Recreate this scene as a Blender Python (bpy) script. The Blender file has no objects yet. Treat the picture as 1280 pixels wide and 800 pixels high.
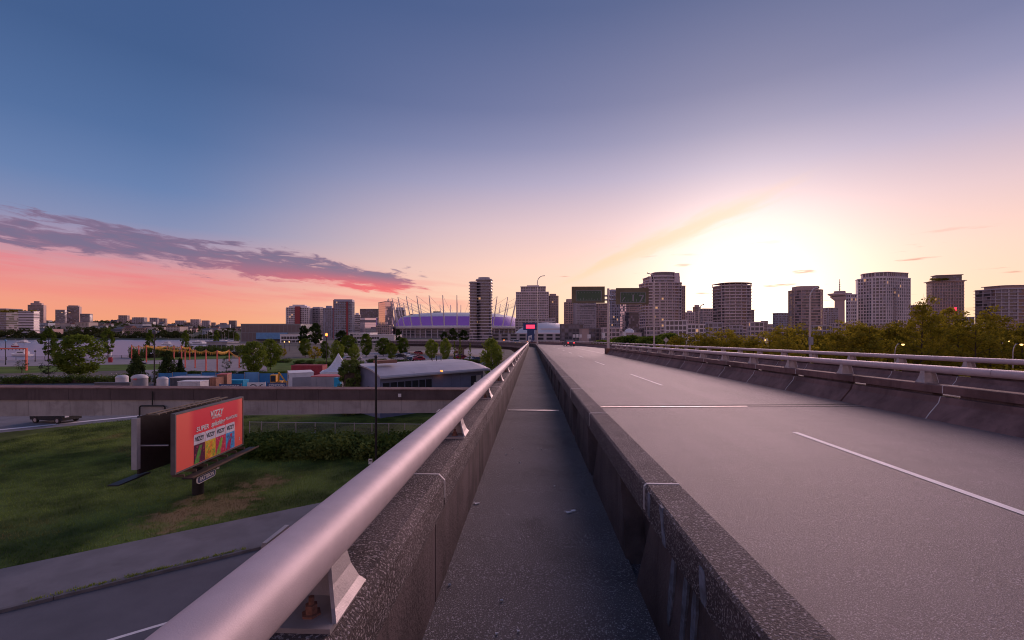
import bpy, math, random
import numpy as np
from mathutils import Vector, Matrix
rad = math.radians
S = bpy.context.scene
# ------------------------------------------------------------------ camera
F = 569.0            # focal length in photograph pixels (16 mm on 36 mm)
HZ = 415.0           # horizon row
YAW = rad(2.52)
ZC = 9.5             # eye height over the ground below the viaduct
cam_d = bpy.data.cameras.new('camera')
cam_d.sensor_width = 36; cam_d.lens = 36 * F / 1280
cam_d.shift_y = (HZ - 400) / 1280
cam_d.clip_start = .05; cam_d.clip_end = 12000
cam = bpy.data.objects.new('camera', cam_d)
S.collection.objects.link(cam)
cam.location = (0, 0, ZC); cam.rotation_euler = (rad(90), 0, YAW)
S.camera = cam
S.render.resolution_x = 1024; S.render.resolution_y = 640
S.cycles.use_denoising = True
S.cycles.filter_width = 1.05
S.cycles.max_bounces = 6; S.cycles.diffuse_bounces = 3; S.cycles.glossy_bounces = 3
S.cycles.transmission_bounces = 4; S.cycles.transparent_max_bounces = 12
S.cycles.sample_clamp_indirect = 6
S.view_settings.view_transform = 'Standard'; S.view_settings.look = 'None'
S.view_settings.exposure = 0.12; S.view_settings.gamma = 1
S.view_settings.use_curve_mapping = False

# ------------------------------------------------------------------ sky
SUN_AZ, SUN_EL = 25.0, 16.0      # degrees right of +Y, degrees up (centre of the afterglow)
world = bpy.data.worlds.new('World'); S.world = world; world.use_nodes = True
WT = world.node_tree; WT.nodes.clear()
world.cycles.sampling_method = 'MANUAL'; world.cycles.sample_map_resolution = 512

def lin(c):
    return tuple(((v / 255) / 12.92 if v / 255 <= .04045 else ((v / 255 + .055) / 1.055) ** 2.4) for v in c) + (1.0,)

class NG:
    def __init__(s, tree): s.t = tree
    def node(s, typ, **kw):
        n = s.t.nodes.new(typ)
        for k, v in kw.items(): setattr(n, k, v)
        return n
    def put(s, sock, v):
        if isinstance(v, bpy.types.NodeSocket): s.t.links.new(v, sock)
        else: sock.default_value = v
    def m(s, op, a, b=None, c=None, clamp=False):
        n = s.node('ShaderNodeMath', operation=op, use_clamp=clamp)
        s.put(n.inputs[0], a)
        if b is not None: s.put(n.inputs[1], b)
        if c is not None: s.put(n.inputs[2], c)
        return n.outputs[0]
    def mix(s, f, a, b, blend='MIX'):
        n = s.node('ShaderNodeMix', data_type='RGBA', blend_type=blend)
        s.put(n.inputs[0], f); s.put(n.inputs[6], a); s.put(n.inputs[7], b)
        return n.outputs[2]
    def ramp(s, f, stops, interp='LINEAR'):
        n = s.node('ShaderNodeValToRGB'); n.color_ramp.interpolation = interp
        e = n.color_ramp.elements
        while len(e) < len(stops): e.new(.5)
        for i, (p, c) in enumerate(stops):
            e[i].position = p
            e[i].color = c if len(c) == 4 else tuple(c) + (1,)
        s.put(n.inputs[0], f); return n.outputs[0]
    def step(s, v, a, b):
        n = s.node('ShaderNodeMapRange', interpolation_type='SMOOTHSTEP')
        s.put(n.inputs[0], v); n.inputs[1].default_value = a; n.inputs[2].default_value = b
        return n.outputs[0]
    def noise(s, vec, scale, detail=4, rough=.5, dist=0):
        n = s.node('ShaderNodeTexNoise'); s.put(n.inputs['Vector'], vec)
        n.inputs['Scale'].default_value = scale; n.inputs['Detail'].default_value = detail
        n.inputs['Roughness'].default_value = rough; n.inputs['Distortion'].default_value = dist
        return n.outputs[0]
    def vec(s, x, y, z=0.0):
        n = s.node('ShaderNodeCombineXYZ')
        for i, v in enumerate((x, y, z)): s.put(n.inputs[i], v)
        return n.outputs[0]

def build_sky():
    g = NG(WT)
    tc = g.node('ShaderNodeTexCoord')
    sep = g.node('ShaderNodeSeparateXYZ'); WT.links.new(tc.outputs['Generated'], sep.inputs[0])
    x, y, z = sep.outputs
    el = g.m('MULTIPLY', g.m('ARCSINE', z), 57.2958)
    az = g.m('MULTIPLY', g.m('ARCTAN2', x, y), 57.2958)
    h = g.m('MAXIMUM', g.m('SQRT', g.m('ADD', g.m('MULTIPLY', x, x), g.m('MULTIPLY', y, y))), .0001)
    sx, sy = math.sin(rad(SUN_AZ)), math.cos(rad(SUN_AZ))
    ca = g.m('DIVIDE', g.m('ADD', g.m('MULTIPLY', x, sx), g.m('MULTIPLY', y, sy)), h)   # cos of azimuth to the sun
    t = g.m('MULTIPLY', g.m('SUBTRACT', 1.0, ca), .5)
    e = g.m('DIVIDE', el, 90.0, clamp=True)
    def R(stops): return g.ramp(e, [(a / 90, lin(c)) for a, c in stops])
    near = R([(0, (255, 214, 164)), (3, (254, 212, 180)), (8, (248, 206, 190)), (13, (218, 190, 197)), (18, (170, 163, 192)),
              (22, (132, 136, 174)), (26, (106, 116, 158)), (35, (77, 95, 140)), (60, (66, 86, 132)), (90, (60, 80, 128))])
    left = R([(0, (244, 164, 120)), (3.5, (240, 154, 134)), (6, (222, 150, 154)), (8, (178, 150, 172)), (10.5, (132, 142, 180)), (14, (104, 128, 174)),
              (19, (82, 110, 158)), (26, (66, 93, 140)), (38, (62, 86, 134)), (90, (58, 78, 126))])
    back = R([(0, (226, 172, 176)), (6, (240, 184, 186)), (13, (228, 182, 192)), (20, (186, 168, 194)), (30, (128, 138, 180)),  # unseen sky behind the camera, pink belt brightened to lift the tower fronts
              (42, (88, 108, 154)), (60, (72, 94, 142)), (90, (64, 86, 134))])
    c = g.mix(g.step(t, .03, .30), near, left)
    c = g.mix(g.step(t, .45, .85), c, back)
    # the afterglow round the set sun
    dz = math.sin(rad(2.0)); dh = math.cos(rad(2.0))
    dot = g.m('ADD', g.m('ADD', g.m('MULTIPLY', x, sx * dh), g.m('MULTIPLY', y, sy * dh)), g.m('MULTIPLY', z, dz))
    ang = g.m('MULTIPLY', g.m('ARCCOSINE', g.m('MINIMUM', dot, .99999)), 57.2958)
    g1 = g.m('POWER', 2.718, g.m('MULTIPLY', g.m('MULTIPLY', ang, ang), -1 / (9.8 ** 2)))
    g2 = g.m('POWER', 2.718, g.m('MULTIPLY', g.m('MULTIPLY', ang, ang), -1 / (25.0 ** 2)))
    glow = g.mix(1.0, g.mix(g1, (0, 0, 0, 1), (.95, .80, .68, 1)), g.mix(g2, (0, 0, 0, 1), (.20, .125, .095, 1)), 'ADD')
    low = g.step(el, -2.0, .5)
    c = g.mix(1.0, c, glow, 'ADD')
    # clouds: a long ragged bank at the left and pink veils under it
    p = g.vec(g.m('MULTIPLY', az, .085), g.m('MULTIPLY', g.m('ADD', el, g.m('MULTIPLY', az, .075)), .42), 1.7)
    n1 = g.m('ADD', g.m('MULTIPLY', g.noise(p, 1.25, 7, .56, .35), .52), g.m('MULTIPLY', g.noise(p, 4.2, 6, .6, .6), .48))
    n2 = g.noise(g.vec(g.m('MULTIPLY', az, .055), g.m('MULTIPLY', g.m('ADD', el, g.m('MULTIPLY', az, .06)), .5), 8.3), 1.6, 6, .55, .2)
    mid = g.m('SUBTRACT', 4.6, g.m('MULTIPLY', az, .085))                      # bank height falls towards the sun
    d = g.m('SUBTRACT', el, mid)
    band = g.m('POWER', 2.718, g.m('MULTIPLY', g.m('MULTIPLY', d, d), -1 / (2.1 ** 2)))
    azw = g.m('MULTIPLY', g.step(az, -9.0, -19.0), g.step(az, -150.0, -100.0))
    cov = g.m('MULTIPLY', g.m('MULTIPLY', band, azw), 1.0)
    dens = g.step(g.m('ADD', n1, g.m('MULTIPLY', cov, .33)), .68, .79)
    dens = g.m('MULTIPLY', dens, g.step(cov, .02, .22))
    fire = g.m('MULTIPLY', g.step(az, -42.0, -16.0), g.step(d, .9, -1.2))
    fire = g.m('ADD', fire, g.m('MULTIPLY', g.step(g.m('ADD', n1, g.m('MULTIPLY', cov, .30)), .84, .70), .10), clamp=True)
    ccol = g.mix(fire, lin((112, 102, 134)), lin((240, 96, 106)))
    d2 = g.m('SUBTRACT', el, g.m('SUBTRACT', 3.6, g.m('MULTIPLY', az, .045)))
    band2 = g.m('POWER', 2.718, g.m('MULTIPLY', g.m('MULTIPLY', d2, d2), -1 / (2.3 ** 2)))
    veil = g.m('MULTIPLY', g.m('MULTIPLY', g.step(n2, .40, .66), band2), g.m('MULTIPLY', g.step(az, 2.0, -16.0), g.step(az, -170.0, -110.0)))
    c = g.mix(g.m('MULTIPLY', veil, .5), c, lin((240, 112, 122)))
    c = g.mix(g.m('MULTIPLY', dens, .88), c, ccol)
    # thin dark streaks low by the sun, and a pale plume
    n3 = g.noise(g.vec(g.m('MULTIPLY', az, .13), g.m('MULTIPLY', el, 1.15), 4.4), 1.3, 4, .5, .1)
    d3 = g.m('SUBTRACT', el, 5.2)
    b3 = g.m('POWER', 2.718, g.m('MULTIPLY', g.m('MULTIPLY', d3, d3), -1 / (3.4 ** 2)))
    s3 = g.m('MULTIPLY', g.m('MULTIPLY', g.step(n3, .64, .73), b3), g.m('MULTIPLY', g.step(az, -2, 6), g.step(az, 75, 52)))
    c = g.mix(g.m('MULTIPLY', s3, .8), c, lin((205, 132, 118)))
    n4 = g.noise(g.vec(g.m('MULTIPLY', az, .06), g.m('MULTIPLY', g.m('SUBTRACT', el, g.m('MULTIPLY', az, .33)), .32), 2.2), 1.4, 5, .55, .2)
    d4 = g.m('SUBTRACT', el, g.m('ADD', 5.6, g.m('MULTIPLY', az, .33)))
    b4 = g.m('POWER', 2.718, g.m('MULTIPLY', g.m('MULTIPLY', d4, d4), -1 / (1.5 ** 2)))
    s4 = g.m('MULTIPLY', g.m('MULTIPLY', g.step(n4, .42, .62), b4), g.m('MULTIPLY', g.step(az, 0, 8), g.step(az, 34, 20)))
    c = g.mix(g.m('MULTIPLY', s4, .6), c, lin((255, 214, 172)))
    # a physical sky underneath for the air light
    ns = g.node('ShaderNodeTexSky', sky_type='NISHITA')
    ns.sun_disc = False; ns.sun_elevation = rad(SUN_EL); ns.sun_rotation = rad(SUN_AZ)
    ns.air_density = 1.4; ns.dust_density = 1.5; ns.ozone_density = 2.0
    nis = g.mix(1.0, (0.0, 0.0, 0.0, 1), ns.outputs[0], 'ADD')
    bgA = g.node('ShaderNodeBackground'); g.put(bgA.inputs[0], nis); bgA.inputs[1].default_value = .003
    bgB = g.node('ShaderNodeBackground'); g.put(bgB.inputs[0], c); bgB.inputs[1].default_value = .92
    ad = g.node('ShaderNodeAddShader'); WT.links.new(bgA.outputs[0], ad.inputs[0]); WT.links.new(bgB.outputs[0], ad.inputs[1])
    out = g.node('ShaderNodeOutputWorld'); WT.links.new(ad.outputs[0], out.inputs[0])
build_sky()

# the low sun's afterglow: one broad soft lamp in the same direction
sun_d = bpy.data.lights.new('sun', 'SUN'); sun_d.energy = 2.6; sun_d.angle = rad(42); sun_d.color = (1.0, .62, .62)
sun = bpy.data.objects.new('sun', sun_d); S.collection.objects.link(sun)
_sd = Vector((math.sin(rad(SUN_AZ)) * math.cos(rad(SUN_EL)), math.cos(rad(SUN_AZ)) * math.cos(rad(SUN_EL)), math.sin(rad(SUN_EL))))
sun.rotation_euler = _sd.to_track_quat('Z', 'Y').to_euler()
sun.location = (60, 120, 60)
# ------------------------------------------------------------------ helpers
C = S.collection
FW = Vector((-math.sin(YAW), math.cos(YAW), 0)); RT = Vector((math.cos(YAW), math.sin(YAW), 0))
def at(px, py, D):
    """point seen at photograph pixel (px, py) at depth D along the view axis"""
    v = (FW + RT * ((px - 640) / F)) * D
    return Vector((v.x, v.y, ZC + (HZ - py) / F * D))
def gnd(px, py, z=0.0):
    return at(px, py, (ZC - z) * F / (py - HZ))
def dep(py, z=0.0): return (ZC - z) * F / (py - HZ)
def zat(py, D): return ZC + (HZ - py) / F * D

def tag(o, label=None, cat=None, group=None, kind=None):
    if label: o['label'] = label
    if cat: o['category'] = cat
    if group: o['group'] = group
    if kind: o['kind'] = kind
    return o
def thing(name, label, cat, loc=(0, 0, 0), rz=0.0, group=None):
    o = bpy.data.objects.new(name, None); C.objects.link(o)
    o.location = loc; o.rotation_euler = (0, 0, rz); o.empty_display_size = .3
    return tag(o, label, cat, group)
def link(name, me, parent=None, loc=(0, 0, 0), rz=0.0, sc=None):
    o = bpy.data.objects.new(name, me); C.objects.link(o)
    o.parent = parent; o.location = loc; o.rotation_euler = (0, 0, rz)
    if sc: o.scale = sc
    return o
def dup(root, loc=None, rz=None, sc=None, parent=None, label=None, group=None):
    r = root.copy(); C.objects.link(r)
    if parent is not None: r.parent = parent
    if loc is not None: r.location = loc
    if rz is not None: r.rotation_euler = (0, 0, rz)
    if sc is not None: r.scale = sc if hasattr(sc, '__len__') else (sc, sc, sc)
    if label: r['label'] = label
    if group: r['group'] = group
    for ch in list(root.children):
        dup(ch, parent=r)
    return r

class MB:
    def __init__(s): s.v = []; s.f = []; s.m = []; s.cur = 0
    def mat(s, i): s.cur = i; return s
    def quad(s, *pts):
        n = len(s.v); s.v += [tuple(p) for p in pts]; s.f.append(tuple(range(n, n + len(pts)))); s.m.append(s.cur); return s
    def box(s, c, d, rz=0.0):
        cx, cy, cz = c; x, y, z = d[0] / 2, d[1] / 2, d[2] / 2
        cs, sn = math.cos(rz), math.sin(rz); n = len(s.v)
        for dx, dy, dz in ((-x, -y, -z), (x, -y, -z), (x, y, -z), (-x, y, -z), (-x, -y, z), (x, -y, z), (x, y, z), (-x, y, z)):
            s.v.append((cx + dx * cs - dy * sn, cy + dx * sn + dy * cs, cz + dz))
        for f in ((0, 3, 2, 1), (4, 5, 6, 7), (0, 1, 5, 4), (1, 2, 6, 5), (2, 3, 7, 6), (3, 0, 4, 7)):
            s.f.append(tuple(n + i for i in f)); s.m.append(s.cur)
        return s
    def box2(s, x0, x1, y0, y1, z0, z1):
        return s.box(((x0 + x1) / 2, (y0 + y1) / 2, (z0 + z1) / 2), (abs(x1 - x0), abs(y1 - y0), abs(z1 - z0)))
    def prism(s, poly, z0, z1, cap=True):
        n = len(s.v); k = len(poly)
        for z in (z0, z1): s.v += [(p[0], p[1], z) for p in poly]
        for i in range(k):
            j = (i + 1) % k
            s.f.append((n + i, n + j, n + k + j, n + k + i)); s.m.append(s.cur)
        if cap:
            s.f.append(tuple(n + k + i for i in range(k))); s.m.append(s.cur)
            s.f.append(tuple(n + i for i in reversed(range(k)))); s.m.append(s.cur)
        return s
    def loft(s, rings, closed=True, cap=True):
        n = len(s.v); k = len(rings[0])
        for r in rings: s.v += [tuple(p) for p in r]
        for a in range(len(rings) - 1):
            for i in range(k if closed else k - 1):
                j = (i + 1) % k
                s.f.append((n + a * k + i, n + a * k + j, n + (a + 1) * k + j, n + (a + 1) * k + i)); s.m.append(s.cur)
        if cap and closed and k > 2:        # caps have corners of their own, so that smooth sides stay clean
            for r in (list(reversed(rings[0])), rings[-1]):
                b = len(s.v); s.v += [tuple(p) for p in r]; s.f.append(tuple(range(b, b + k))); s.m.append(s.cur)
        return s
    def tube(s, p0, p1, r0, r1=None, n=8):
        r1 = r0 if r1 is None else r1
        p0, p1 = Vector(p0), Vector(p1); d = (p1 - p0)
        if d.length < 1e-6: return s
        d.normalize()
        u = d.orthogonal().normalized(); w = d.cross(u)
        rings = [[p + (u * math.cos(2 * math.pi * i / n) + w * math.sin(2 * math.pi * i / n)) * r for i in range(n)] for p, r in ((p0, r0), (p1, r1))]
        return s.loft(rings)
    def path(s, pts, r, n=8):
        for a, b in zip(pts, pts[1:]): s.tube(a, b, r, r, n)
        return s
    def lathe(s, prof, n=16, c=(0, 0, 0)):
        rings = [[(c[0] + r * math.cos(2 * math.pi * i / n), c[1] + r * math.sin(2 * math.pi * i / n), c[2] + z) for i in range(n)] for r, z in prof]
        return s.loft(rings)
    def mesh(s, mats, smooth=False, name='mesh'):
        me = bpy.data.meshes.new(name); me.from_pydata(s.v, [], s.f)
        for m in (mats if isinstance(mats, (list, tuple)) else [mats]): me.materials.append(m)
        if any(s.m): me.polygons.foreach_set('material_index', s.m)
        if smooth: me.polygons.foreach_set('use_smooth', [True] * len(s.f))
        me.update(); return me
    def build(s, name, mats, parent=None, smooth=False, kind=None, loc=(0, 0, 0), rz=0.0):
        o = link(name, s.mesh(mats, smooth, name), parent, loc, rz)
        if kind: o['kind'] = kind
        return o

def quads_mesh(q, mats, midx=None, name='leaves'):
    """q: array (n,4,3)"""
    n = len(q); me = bpy.data.meshes.new(name)
    me.vertices.add(n * 4); me.vertices.foreach_set('co', np.ascontiguousarray(q, dtype=np.float32).ravel())
    me.loops.add(n * 4); me.loops.foreach_set('vertex_index', np.arange(n * 4, dtype=np.int32))
    me.polygons.add(n); me.polygons.foreach_set('loop_start', np.arange(0, n * 4, 4, dtype=np.int32))
    me.polygons.foreach_set('loop_total', np.full(n, 4, dtype=np.int32))
    for m in (mats if isinstance(mats, (list, tuple)) else [mats]): me.materials.append(m)
    if midx is not None: me.polygons.foreach_set('material_index', np.asarray(midx, dtype=np.int32))
    me.update(calc_edges=True); return me

def text_mesh(txt, size, mat, shear=0.0, extrude=.004, spacing=1.0, align='CENTER', bold=.022):
    cu = bpy.data.curves.new('lettering', 'FONT'); cu.body = txt; cu.size = size; cu.shear = shear
    cu.extrude = extrude; cu.align_x = align; cu.align_y = 'CENTER'; cu.space_character = spacing; cu.resolution_u = 3
    cu.offset = size * bold
    o = bpy.data.objects.new('lettering', cu); C.objects.link(o)
    dg = bpy.context.evaluated_depsgraph_get()
    me = bpy.data.meshes.new_from_object(o.evaluated_get(dg))
    bpy.data.objects.remove(o); bpy.data.curves.remove(cu)
    me.materials.clear(); me.materials.append(mat); return me

# ------------------------------------------------------------------ materials
def new_mat(name):
    m = bpy.data.materials.new(name); m.use_nodes = True
    t = m.node_tree; t.nodes.clear(); g = NG(t)
    out = g.node('ShaderNodeOutputMaterial'); b = g.node('ShaderNodeBsdfPrincipled')
    t.links.new(b.outputs[0], out.inputs[0]); return m, g, b, out
def rgba(c): return tuple(c) + (1.0,) if len(c) == 3 else tuple(c)
def mul(c, k): return tuple(min(1, v * k) for v in c[:3])

def pmat(name, col, rough=.7, var=.18, scale=1.0, bump=0.0, bscale=60, metal=0.0, spec=.4, stain=None, stain_scale=.6,
         stain_lo=.52, speck=None, speck_scale=160, speck_th=.7, world=True, streak=0.0, lanes=0.0):
    m, g, b, out = new_mat(name)
    if world: v = g.node('ShaderNodeNewGeometry').outputs['Position']
    else: v = g.node('ShaderNodeTexCoord').outputs['Object']
    n = g.noise(v, scale, 5, .6)
    c = g.mix(g.step(n, .3, .7), rgba(mul(col, 1 - var)), rgba(mul(col, 1 + var)))
    if stain is not None:
        s = g.noise(v, stain_scale, 6, .62, .4)
        c = g.mix(g.m('MULTIPLY', g.step(s, stain_lo, stain_lo + .2), .75), c, rgba(stain))
    if streak:
        sp = g.node('ShaderNodeSeparateXYZ'); g.put(sp.inputs[0], v)
        s = g.noise(g.vec(g.m('MULTIPLY', sp.outputs[0], 3.0), g.m('MULTIPLY', sp.outputs[1], 3.0), g.m('MULTIPLY', sp.outputs[2], .25)), 1.6, 5, .6)
        c = g.mix(g.m('MULTIPLY', g.step(s, .48, .72), streak), c, rgba(mul(col, .35)))
    if lanes:
        sp = g.node('ShaderNodeSeparateXYZ'); g.put(sp.inputs[0], v)
        s = g.noise(g.vec(g.m('MULTIPLY', sp.outputs[0], .9), g.m('MULTIPLY', sp.outputs[1], .035), 0.0), 1.3, 5, .6)
        c = g.mix(g.m('MULTIPLY', g.step(s, .42, .62), lanes), c, rgba(mul(col, .55)))
    if speck is not None:
        f = g.noise(v, speck_scale, 2, .6)
        c = g.mix(g.step(f, speck_th, speck_th + .07), c, rgba(speck))
        c = g.mix(g.m('MULTIPLY', g.step(f, .42, .30), .7), c, rgba(mul(col, .45)))
    g.put(b.inputs['Base Color'], c)
    b.inputs['Roughness'].default_value = rough; b.inputs['Metallic'].default_value = metal
    b.inputs['Specular IOR Level'].default_value = spec
    if bump:
        bn = g.node('ShaderNodeBump'); bn.inputs['Strength'].default_value = bump; bn.inputs['Distance'].default_value = .02
        g.put(bn.inputs['Height'], g.noise(v, bscale, 4, .65)); g.t.links.new(bn.outputs[0], b.inputs['Normal'])
    return m

def emat(name, col, strength):
    m, g, b, out = new_mat(name)
    b.inputs['Base Color'].default_value = rgba(mul(col, .6)); b.inputs['Emission Color'].default_value = rgba(col)
    b.inputs['Emission Strength'].default_value = strength; return m

def leafmat(name, col, col2, trans=.35):
    m, g, b, out = new_mat(name)
    v = g.node('ShaderNodeNewGeometry').outputs['Position']
    oi = g.node('ShaderNodeObjectInfo').outputs['Random']
    n = g.m('ADD', g.m('MULTIPLY', g.noise(v, .9, 4, .6), .8), g.m('MULTIPLY', oi, .25))
    c = g.mix(g.step(n, .30, .80), rgba(col), rgba(col2))
    d = g.node('ShaderNodeBsdfDiffuse'); g.put(d.inputs[0], c)
    tr = g.node('ShaderNodeBsdfTranslucent'); g.put(tr.inputs[0], g.mix(1.0, c, (1.15, 1.15, .6, 1), 'MULTIPLY'))
    mx = g.node('ShaderNodeMixShader'); mx.inputs[0].default_value = trans
    g.t.links.new(d.outputs[0], mx.inputs[1]); g.t.links.new(tr.outputs[0], mx.inputs[2]); g.t.links.new(mx.outputs[0], out.inputs[0])
    return m

def glassmat(name, col, rough=.08, spec=.9, metal=0.0, var=.3):
    m, g, b, out = new_mat(name)
    v = g.node('ShaderNodeNewGeometry').outputs['Position']
    n = g.noise(v, .35, 3, .6)
    g.put(b.inputs['Base Color'], g.mix(n, rgba(mul(col, 1 - var)), rgba(mul(col, 1 + var))))
    b.inputs['Roughness'].default_value = rough; b.inputs['Specular IOR Level'].default_value = spec; b.inputs['Metallic'].default_value = metal
    return m

M = {}
M['road'] = pmat('viaduct_asphalt', (.128, .094, .102), .62, .12, .35, .5, 150, spec=.5, stain=(.085, .062, .068), stain_scale=.22, stain_lo=.5, speck=(.46, .41, .43), speck_scale=120, speck_th=.575, lanes=.5)
M['walk'] = pmat('walkway_concrete', (.125, .112, .116), .75, .18, .8, .5, 130, spec=.35, stain=(.07, .062, .065), stain_scale=.9, stain_lo=.5, speck=(.46, .44, .47), speck_scale=110, speck_th=.58)
M['agg'] = pmat('exposed_aggregate', (.125, .098, .097), .8, .25, 2.5, 1.0, 110, spec=.3, stain=(.06, .045, .046), stain_scale=1.6, stain_lo=.5, speck=(.44, .38, .38), speck_scale=105, speck_th=.55)
M['conc'] = pmat('stained_concrete', (.135, .10, .098), .82, .25, 1.6, .5, 45, spec=.3, stain=(.055, .04, .04), stain_scale=1.1, stain_lo=.48, streak=.6)
M['conc2'] = pmat('barrier_concrete', (.215, .128, .118), .82, .2, 1.3, .4, 45, spec=.3, stain=(.105, .06, .056), stain_scale=.8, stain_lo=.48, streak=.4)
M['seal'] = pmat('joint_sealant', (.62, .58, .56), .7, .12, 20)
M['alu'] = pmat('weathered_aluminium', (.56, .47, .48), .55, .07, 6, .1, 260, metal=.2, spec=.5, stain=(.44, .36, .36), stain_scale=14, stain_lo=.6)
M['cast'] = pmat('cast_bracket_metal', (.42, .38, .38), .5, .12, 9, .15, 150, metal=.5)
M['rust'] = pmat('rusty_bolt', (.20, .09, .06), .7, .3, 60)
M['steel'] = pmat('zinc_steel', (.48, .45, .46), .45, .1, 8, metal=.7)
M['plate'] = pmat('joint_plate', (.55, .48, .48), .35, .15, 6, metal=.6)
M['rubber'] = pmat('joint_rubber', (.03, .027, .028), .7, .2, 5)
M['paint'] = pmat('road_paint', (.78, .74, .72), .6, .08, 4, stain=(.42, .39, .39), stain_scale=9, stain_lo=.6)
M['spray'] = pmat('grey_spray_paint', (.17, .185, .225), .8, .4, 14, stain=(.10, .085, .09), stain_scale=16, stain_lo=.5)
M['litter'] = pmat('paper_litter', (.75, .75, .78), .8, .1, 5)
M['soil'] = pmat('ground_soil', (.11, .10, .085), .9, .25, .25)
M['asph'] = pmat('street_asphalt', (.115, .112, .125), .7, .12, .5, .3, 50, stain=(.085, .083, .094), stain_scale=.3, speck=(.2, .2, .21), speck_scale=60)
M['side'] = pmat('pavement_concrete', (.17, .165, .175), .8, .14, .6, .2, 30, stain=(.12, .115, .12), stain_scale=.5)
M['kerb'] = pmat('kerb_concrete', (.13, .125, .13), .8, .2, 2)
M['lawn'] = pmat('lawn_turf', (.085, .12, .03), .95, .5, .3, .9, 14, spec=.1, stain=(.15, .125, .05), stain_scale=.17, stain_lo=.60)
M['park_lawn'] = pmat('park_turf', (.10, .16, .035), .95, .25, .2, .5, 8, spec=.1)
M['paving'] = pmat('park_paving', (.30, .27, .28), .8, .12, .4)
M['water'] = None
M['gtop'] = pmat('guideway_parapet', (.115, .082, .084), .85, .2, .5, .2, 20, streak=.3)
M['gird'] = pmat('guideway_girder', (.40, .36, .355), .85, .12, .4, .15, 14, stain=(.27, .235, .23), stain_scale=.5, streak=.3)
M['dark'] = pmat('black_metal', (.018, .017, .018), .5, .2, 4)
M['white'] = pmat('white_paint', (.72, .70, .70), .5, .06, 2)
M['offw'] = pmat('off_white_cladding', (.58, .55, .55), .6, .1, .6)
M['grey'] = pmat('grey_cladding', (.30, .29, .31), .6, .1, .6)
M['dgrey'] = pmat('dark_grey_cladding', (.10, .10, .115), .6, .15, .8)
M['navy'] = pmat('navy_banner', (.06, .09, .19), .6, .1, 1)
M['blue'] = pmat('blue_hoarding', (.03, .19, .42), .6, .12, .7)
M['lblue'] = pmat('pale_blue_panel', (.12, .30, .52), .5, .12, .5)
M['cyan'] = pmat('cyan_paint', (.02, .38, .62), .5, .1, 1)
M['red'] = pmat('red_container', (.34, .03, .045), .55, .12, 1)
M['rroof'] = pmat('faded_red_roof', (.52, .13, .13), .6, .12, 1)
M['brown'] = pmat('brown_ply', (.30, .14, .09), .7, .15, 1)
M['yellow'] = pmat('yellow_machine', (.65, .33, .03), .5, .15, 2)
M['coral'] = pmat('coral_paint', (.80, .17, .12), .5, .06, 2)
M['amber'] = pmat('amber_pennant', (.85, .45, .04), .6, .1, 2)
M['bluecl'] = pmat('blue_grey_cladding', (.20, .22, .33), .5, .08, .7)
M['metroof'] = pmat('pale_metal_roof', (.50, .47, .50), .45, .06, .8, metal=.2)
M['glass'] = glassmat('dark_window', (.035, .04, .05), .1, .7)
M['tglass'] = glassmat('tower_glass', (.075, .072, .09), .15, .7, .08)
M['blind'] = pmat('window_blind', (.27, .23, .26), .6, .15, .8)
M['litwin'] = emat('lit_window', (1.0, .55, .28), .38)
M['orange_l'] = emat('orange_lamp', (1.0, .24, .04), 3.2)
M['warm_l'] = emat('warm_lamp', (1.0, .55, .18), 3.0)
M['red_l'] = emat('red_lamp', (1.0, .05, .06), 2.5)
M['led'] = emat('red_display', (1.0, .04, .10), 1.6)
M['bark'] = pmat('bark', (.07, .05, .04), .9, .3, 3)
# ------------------------------------------------------------------ ground, water, far shore
def flat(name, pts, z, mat, kind='structure', parent=None):
    mb = MB(); mb.quad(*[(p[0], p[1], z) for p in pts])
    o = mb.build(name, mat, parent); 
    if kind: o['kind'] = kind
    return o
def water_mat():
    m, g, b, out = new_mat('creek_water')
    v = g.node('ShaderNodeNewGeometry').outputs['Position']
    b.inputs['Base Color'].default_value = (.30, .27, .33, 1); b.inputs['Roughness'].default_value = .3
    b.inputs['Specular IOR Level'].default_value = .9; b.inputs['Metallic'].default_value = .35
    bn = g.node('ShaderNodeBump'); bn.inputs['Strength'].default_value = .9; bn.inputs['Distance'].default_value = .6
    g.put(bn.inputs['Height'], g.noise(v, .25, 4, .6)); g.t.links.new(bn.outputs[0], b.inputs['Normal'])
    return m
M['water'] = water_mat()
shore = [gnd(px, py) for px, py in ((-260, 462), (-60, 452), (20, 449.5), (80, 448.5), (150, 447), (205, 444), (262, 438.5), (292, 433), (300, 427))]
B = shore[-1]; Bfar = B + (B - Vector((0, 0, ZC))).normalized() * 0 
bdir = Vector((B.x, B.y, 0)).normalized()
P6 = Vector((B.x, B.y, 0)) + bdir * 5500
gpts = [(-4500, -3000), (5000, -3000), (5000, 6000), (P6.x, P6.y)] + [(p.x, p.y) for p in reversed(shore)] + [(-4500, shore[0].y - 120)]
flat('ground', gpts, 0, M['soil'])
flat('water', [(-5000, -500), (400, -500), (400, 1500), (-5000, 1500)], -1.6, M['water'])
mb = MB()
for a, b in zip(shore, shore[1:]): mb.quad((a.x, a.y, -2.5), (b.x, b.y, -2.5), (b.x, b.y, -.002), (a.x, a.y, -.002))
tag(mb.build('seawall', M['kerb']), kind='structure')

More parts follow.
